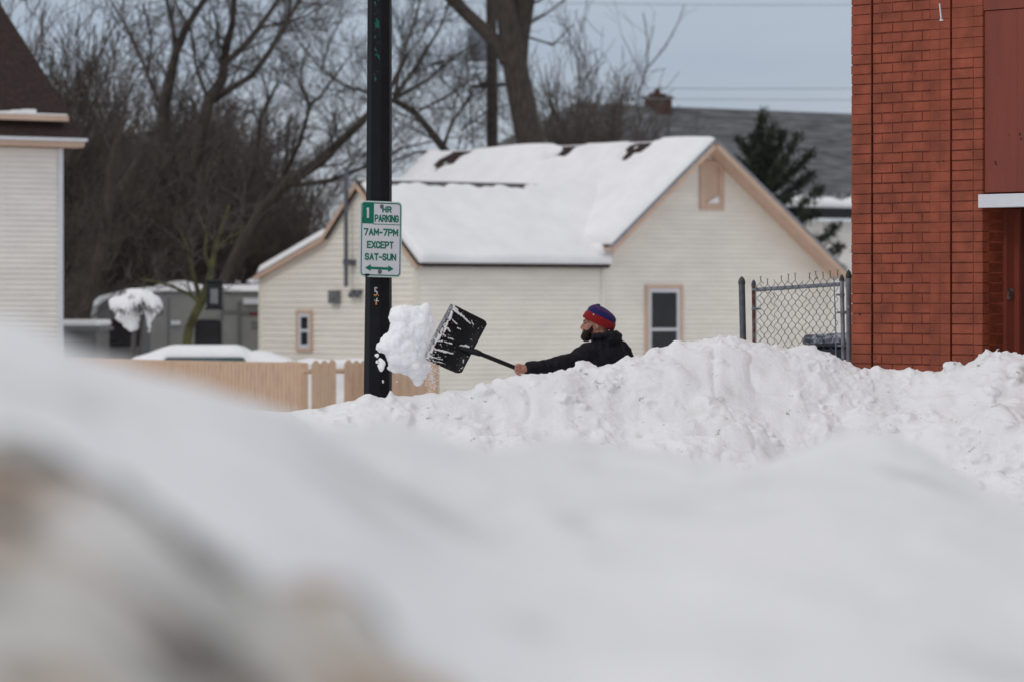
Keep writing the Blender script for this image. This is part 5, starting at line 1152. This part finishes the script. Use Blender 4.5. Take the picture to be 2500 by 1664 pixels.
# hood bunched round the neck
for x, y, dy, rr in ((1455,822,-.075,.026),(1467,820,-.088,.032),(1480,818,-.090,.038),(1493,817,-.070,.044),(1502,820,-.02,.048),(1504,820,.04,.046),(1494,817,.08,.04),(1478,818,.09,.034),(1462,821,.085,.028),(1450,825,.05,.024),(1449,827,-.04,.024),(1503,829,-.05,.045),(1505,832,.0,.048),(1492,828,-.09,.036)): b.ell(H(x, y, dy), (rr*1.05, rr, rr*.85), n=12, m=8)
me = remesh(b, .0075, 'hooded_top'); smooth_mesh(me, 3)
displace(me, lambda p: fbm(p*np.array([1,1,.6]), 8, 3, 91)*.013+(1-np.abs(vnoise(p*np.array([1.6,1,.7]), 11, 13)))*.010-.003)
link('hooded_top', me, M['cloth'], man, True)
b = MB(); b.loft([tr(1470, 1030, .20, .14), tr(1470, 1048, .19, .14)])
for hp, kn, ak in feet: b.tube([hp, kn, ak+Vector((0,0,.03))], [.10, .078, .062], 14)
me = remesh(b, .012, 'trousers'); smooth_mesh(me, 2); link('trousers', me, M['trouser'], man, True)
for hp, kn, ak in feet:
    m = MB(); m.tube([ak+Vector((0,0,.10)), ak-Vector((0,0,.02))], [.058, .056], 14, rnd=True); m.tube([ak-Vector((0,0,.03))-dp_*.03, ak+dp_*.19-Vector((0,0,.05))], [.052, .045], 12, rnd=True, sq=.8)
    me = remesh(m, .008, 'boot'); smooth_mesh(me, 1); link('boot', me, M['black'], man, True)

# ---------------------------------------------------------------- shovel
sv = empty('snow_shovel', H(1258, 897, -.47)+root, 0, 'black plastic snow shovel with worn metal edge, streaked with snow', 'shovel'); so_ = sv.location.copy()
S = lambda px, py, D: W(px, py, D)-so_
DB = 32.0
c00 = S(1101.7, 742.3, DB-.02); c01 = S(1030.8, 871.5, DB-.05); c10 = S(1190.5, 786.0, DB+.02); c11 = S(1124, 912.5, DB-.02)
def bl(s, t, off=0.0):                                                 # s across the edge, t from edge to socket
    p = (c00*(1-s)+c01*s)*(1-t)+(c10*(1-s)+c11*s)*t
    dep = .075*math.sin(min(1, t*1.05)*math.pi*.62)*(1-(2*s-1)**4*.55)-.02*max(0, t-.86)/.14
    n = Vector((.08, -1, .05)).normalized(); rib = .004*math.cos((s*2-1)*math.pi*4)*min(1, t*4)*(1-t)*2
    return p-n*(dep+rib)+n*off
ns, ntt = 60, 34; V = []; Fc = []
for side in (0, -.006):
    for j in range(ntt+1):
        for i in range(ns+1):
            s = i/ns; t = j/ntt
            # rounded rear corners
            if t > .88: q = (t-.88)/.12; ins = .045*(1-math.sqrt(max(0, 1-q*q))); s = ins+s*(1-2*ins)
            V.append(tuple(bl(s, t, side)))
n1 = (ns+1)*(ntt+1)
for j in range(ntt):
    for i in range(ns):
        a = j*(ns+1)+i; Fc.append((a, a+1, a+ns+2, a+ns+1)); Fc.append((a+n1, a+n1+ns+1, a+n1+ns+2, a+n1+1))
for i in range(ns): a = i; Fc.append((a, a+n1, a+n1+1, a+1)); a = ntt*(ns+1)+i; Fc.append((a, a+1, a+n1+1, a+n1))
for j in range(ntt): a = j*(ns+1); Fc.append((a, a+ns+1, a+n1+ns+1, a+n1)); a = j*(ns+1)+ns; Fc.append((a, a+n1, a+n1+ns+1, a+ns+1))
link('blade', raw_mesh('blade', np.array(V), Fc), M['shovel'], sv, True)
m = MB()   # rolled rim on the sides and back
rim = [bl(0, t, .006) for t in np.linspace(.1, .88, 10)]+[bl(.012, .95, .010), bl(.045, 1, .012)]+[bl(s, 1, .012) for s in np.linspace(.12, .88, 10)]+[bl(.955, 1, .012), bl(.988, .95, .010)]+[bl(1, t, .006) for t in np.linspace(.88, .1, 10)]
m.tube(rim, [.005]*len(rim), 8); m.build('rim', M['shovel'], sv, True)
m = MB(); V = [bl(s, t, o_) for o_ in (.003, -.009) for t in (-.015, .075) for s in np.linspace(0, 1, 21)]
Fc = []
for i in range(20): Fc += [(i, i+21, i+22, i+1), (i+42, i+43, i+64, i+63), (i, i+1, i+43, i+42), (i+21, i+63, i+64, i+22)]
Fc += [(0, 42, 63, 21), (20, 41, 83, 62)]; m.add(V, Fc); es = m.build('metal_edge', M['strip'], sv)
for s in (.06, .13, .30, .47, .63, .80, .95):
    m = MB(); m.ell(bl(s, .035, .0045), (.0045, .003, .0045), n=10, m=6); m.build('rivet', M['white'], es, True)
m = MB(); m.tube([bl(.585, .62, .0), bl(.585, .85, .016), S(1160.5, 858.5, DB-.01), S(1172, 863, DB-.01)], [.010, .020, .024, .021], 12, rnd=True); m.build('socket', M['shovel'], sv, True)
m = MB(); m.tube([S(1164, 859.5, DB-.01), S(1258, 897, DP-.470), S(1424, 963.5, DP-.13)], .0165, 14); m.build('handle', M['shovel'], sv, True)
m = MB(); e0 = S(1424, 963.5, DP-.13); m.tube([e0+Vector((-.03,0,.012)), e0+Vector((0,-.0,0)), e0+Vector((.02,-.05,0)), e0+Vector((.09,-.05,-.03)), e0+Vector((.09,.05,-.03)), e0+Vector((.02,.05,0)), e0], [.018,.018,.012,.014,.014,.012,.018], 10); m.build('grip', M['shovel'], sv, True)
# snow stuck to the blade in streaks along the ribs
STK = [(1300,170,1360,230,26),(1310,230,1460,330,24),(1440,320,1560,430,17),(1580,390,1610,450,10),(1270,270,1240,380,30),(1290,380,1360,440,17),(1370,500,1415,520,13),(1210,400,1160,560,26),(1200,500,1245,550,20),(1140,590,1180,625,15),(1220,650,1300,680,14),(1120,600,1020,720,22),(1050,700,1130,705,16),(1165,715,1270,740,15),(1400,770,1530,790,19),(1480,765,1530,800,20),(1015,825,1190,870,22),(1160,865,1290,895,18),(1000,780,960,880,16),(930,930,900,980,20),(940,935,1120,990,12),(1060,1020,1130,1040,12),(1440,990,1440,1040,13),(1530,880,1545,910,9),(1595,830,1620,835,9),(1130,540,1090,650,14),(1250,620,1210,600,8),(1500,940,1512,955,5),(1400,1130,1440,1110,9),(1380,1160,1370,1165,7),(1560,670,1580,690,6),(1410,850,1440,790,5)]
e1v = (c01-c00); e2v = (c10-c00)
def unbl(px, py):
    w0 = S(px, py, DB)-c00; A = np.array([[e1v.x, e2v.x], [e1v.z, e2v.z]]); s, t = np.linalg.solve(A, np.array([w0.x, w0.z])); return float(s), float(t)
b = MB()
for x0, y0, x1, y1, wpx in STK:
    n = max(2, int(math.hypot(x1-x0, y1-y0)/9))
    for i in range(n+1):
        f_ = i/n; px = 900+(x0+(x1-x0)*f_+R.uniform(-5, 5))*.1595; py = 720+(y0+(y1-y0)*f_+R.uniform(-5, 5))*.1595
        s, t = unbl(px, py)
        if -.01 < s < 1.01 and .05 < t < 1: r = wpx*.1595/2/F*DB*R.uniform(1.0, 1.7); b.ell(bl(s, t, .002), (r, .003+r*.2, r), n=8, m=6)
for i in range(120):
    s, t = R.random(), R.uniform(.08, .97); r = R.uniform(.0008, .003); b.ell(bl(s, t, .001), r, n=6, m=4)
for i in range(120):
    s = R.random(); b.ell(bl(s, .085+abs(R.gauss(0, .025)), .001), (R.uniform(.003,.008), .003, R.uniform(.003,.008)), n=8, m=6)
me = remesh(b, .0022, 'stuck_snow'); displace(me, lambda p: fbm(p, 130, 2, 4)*.0016); link('stuck_snow', me, M['snow'], sv, True)
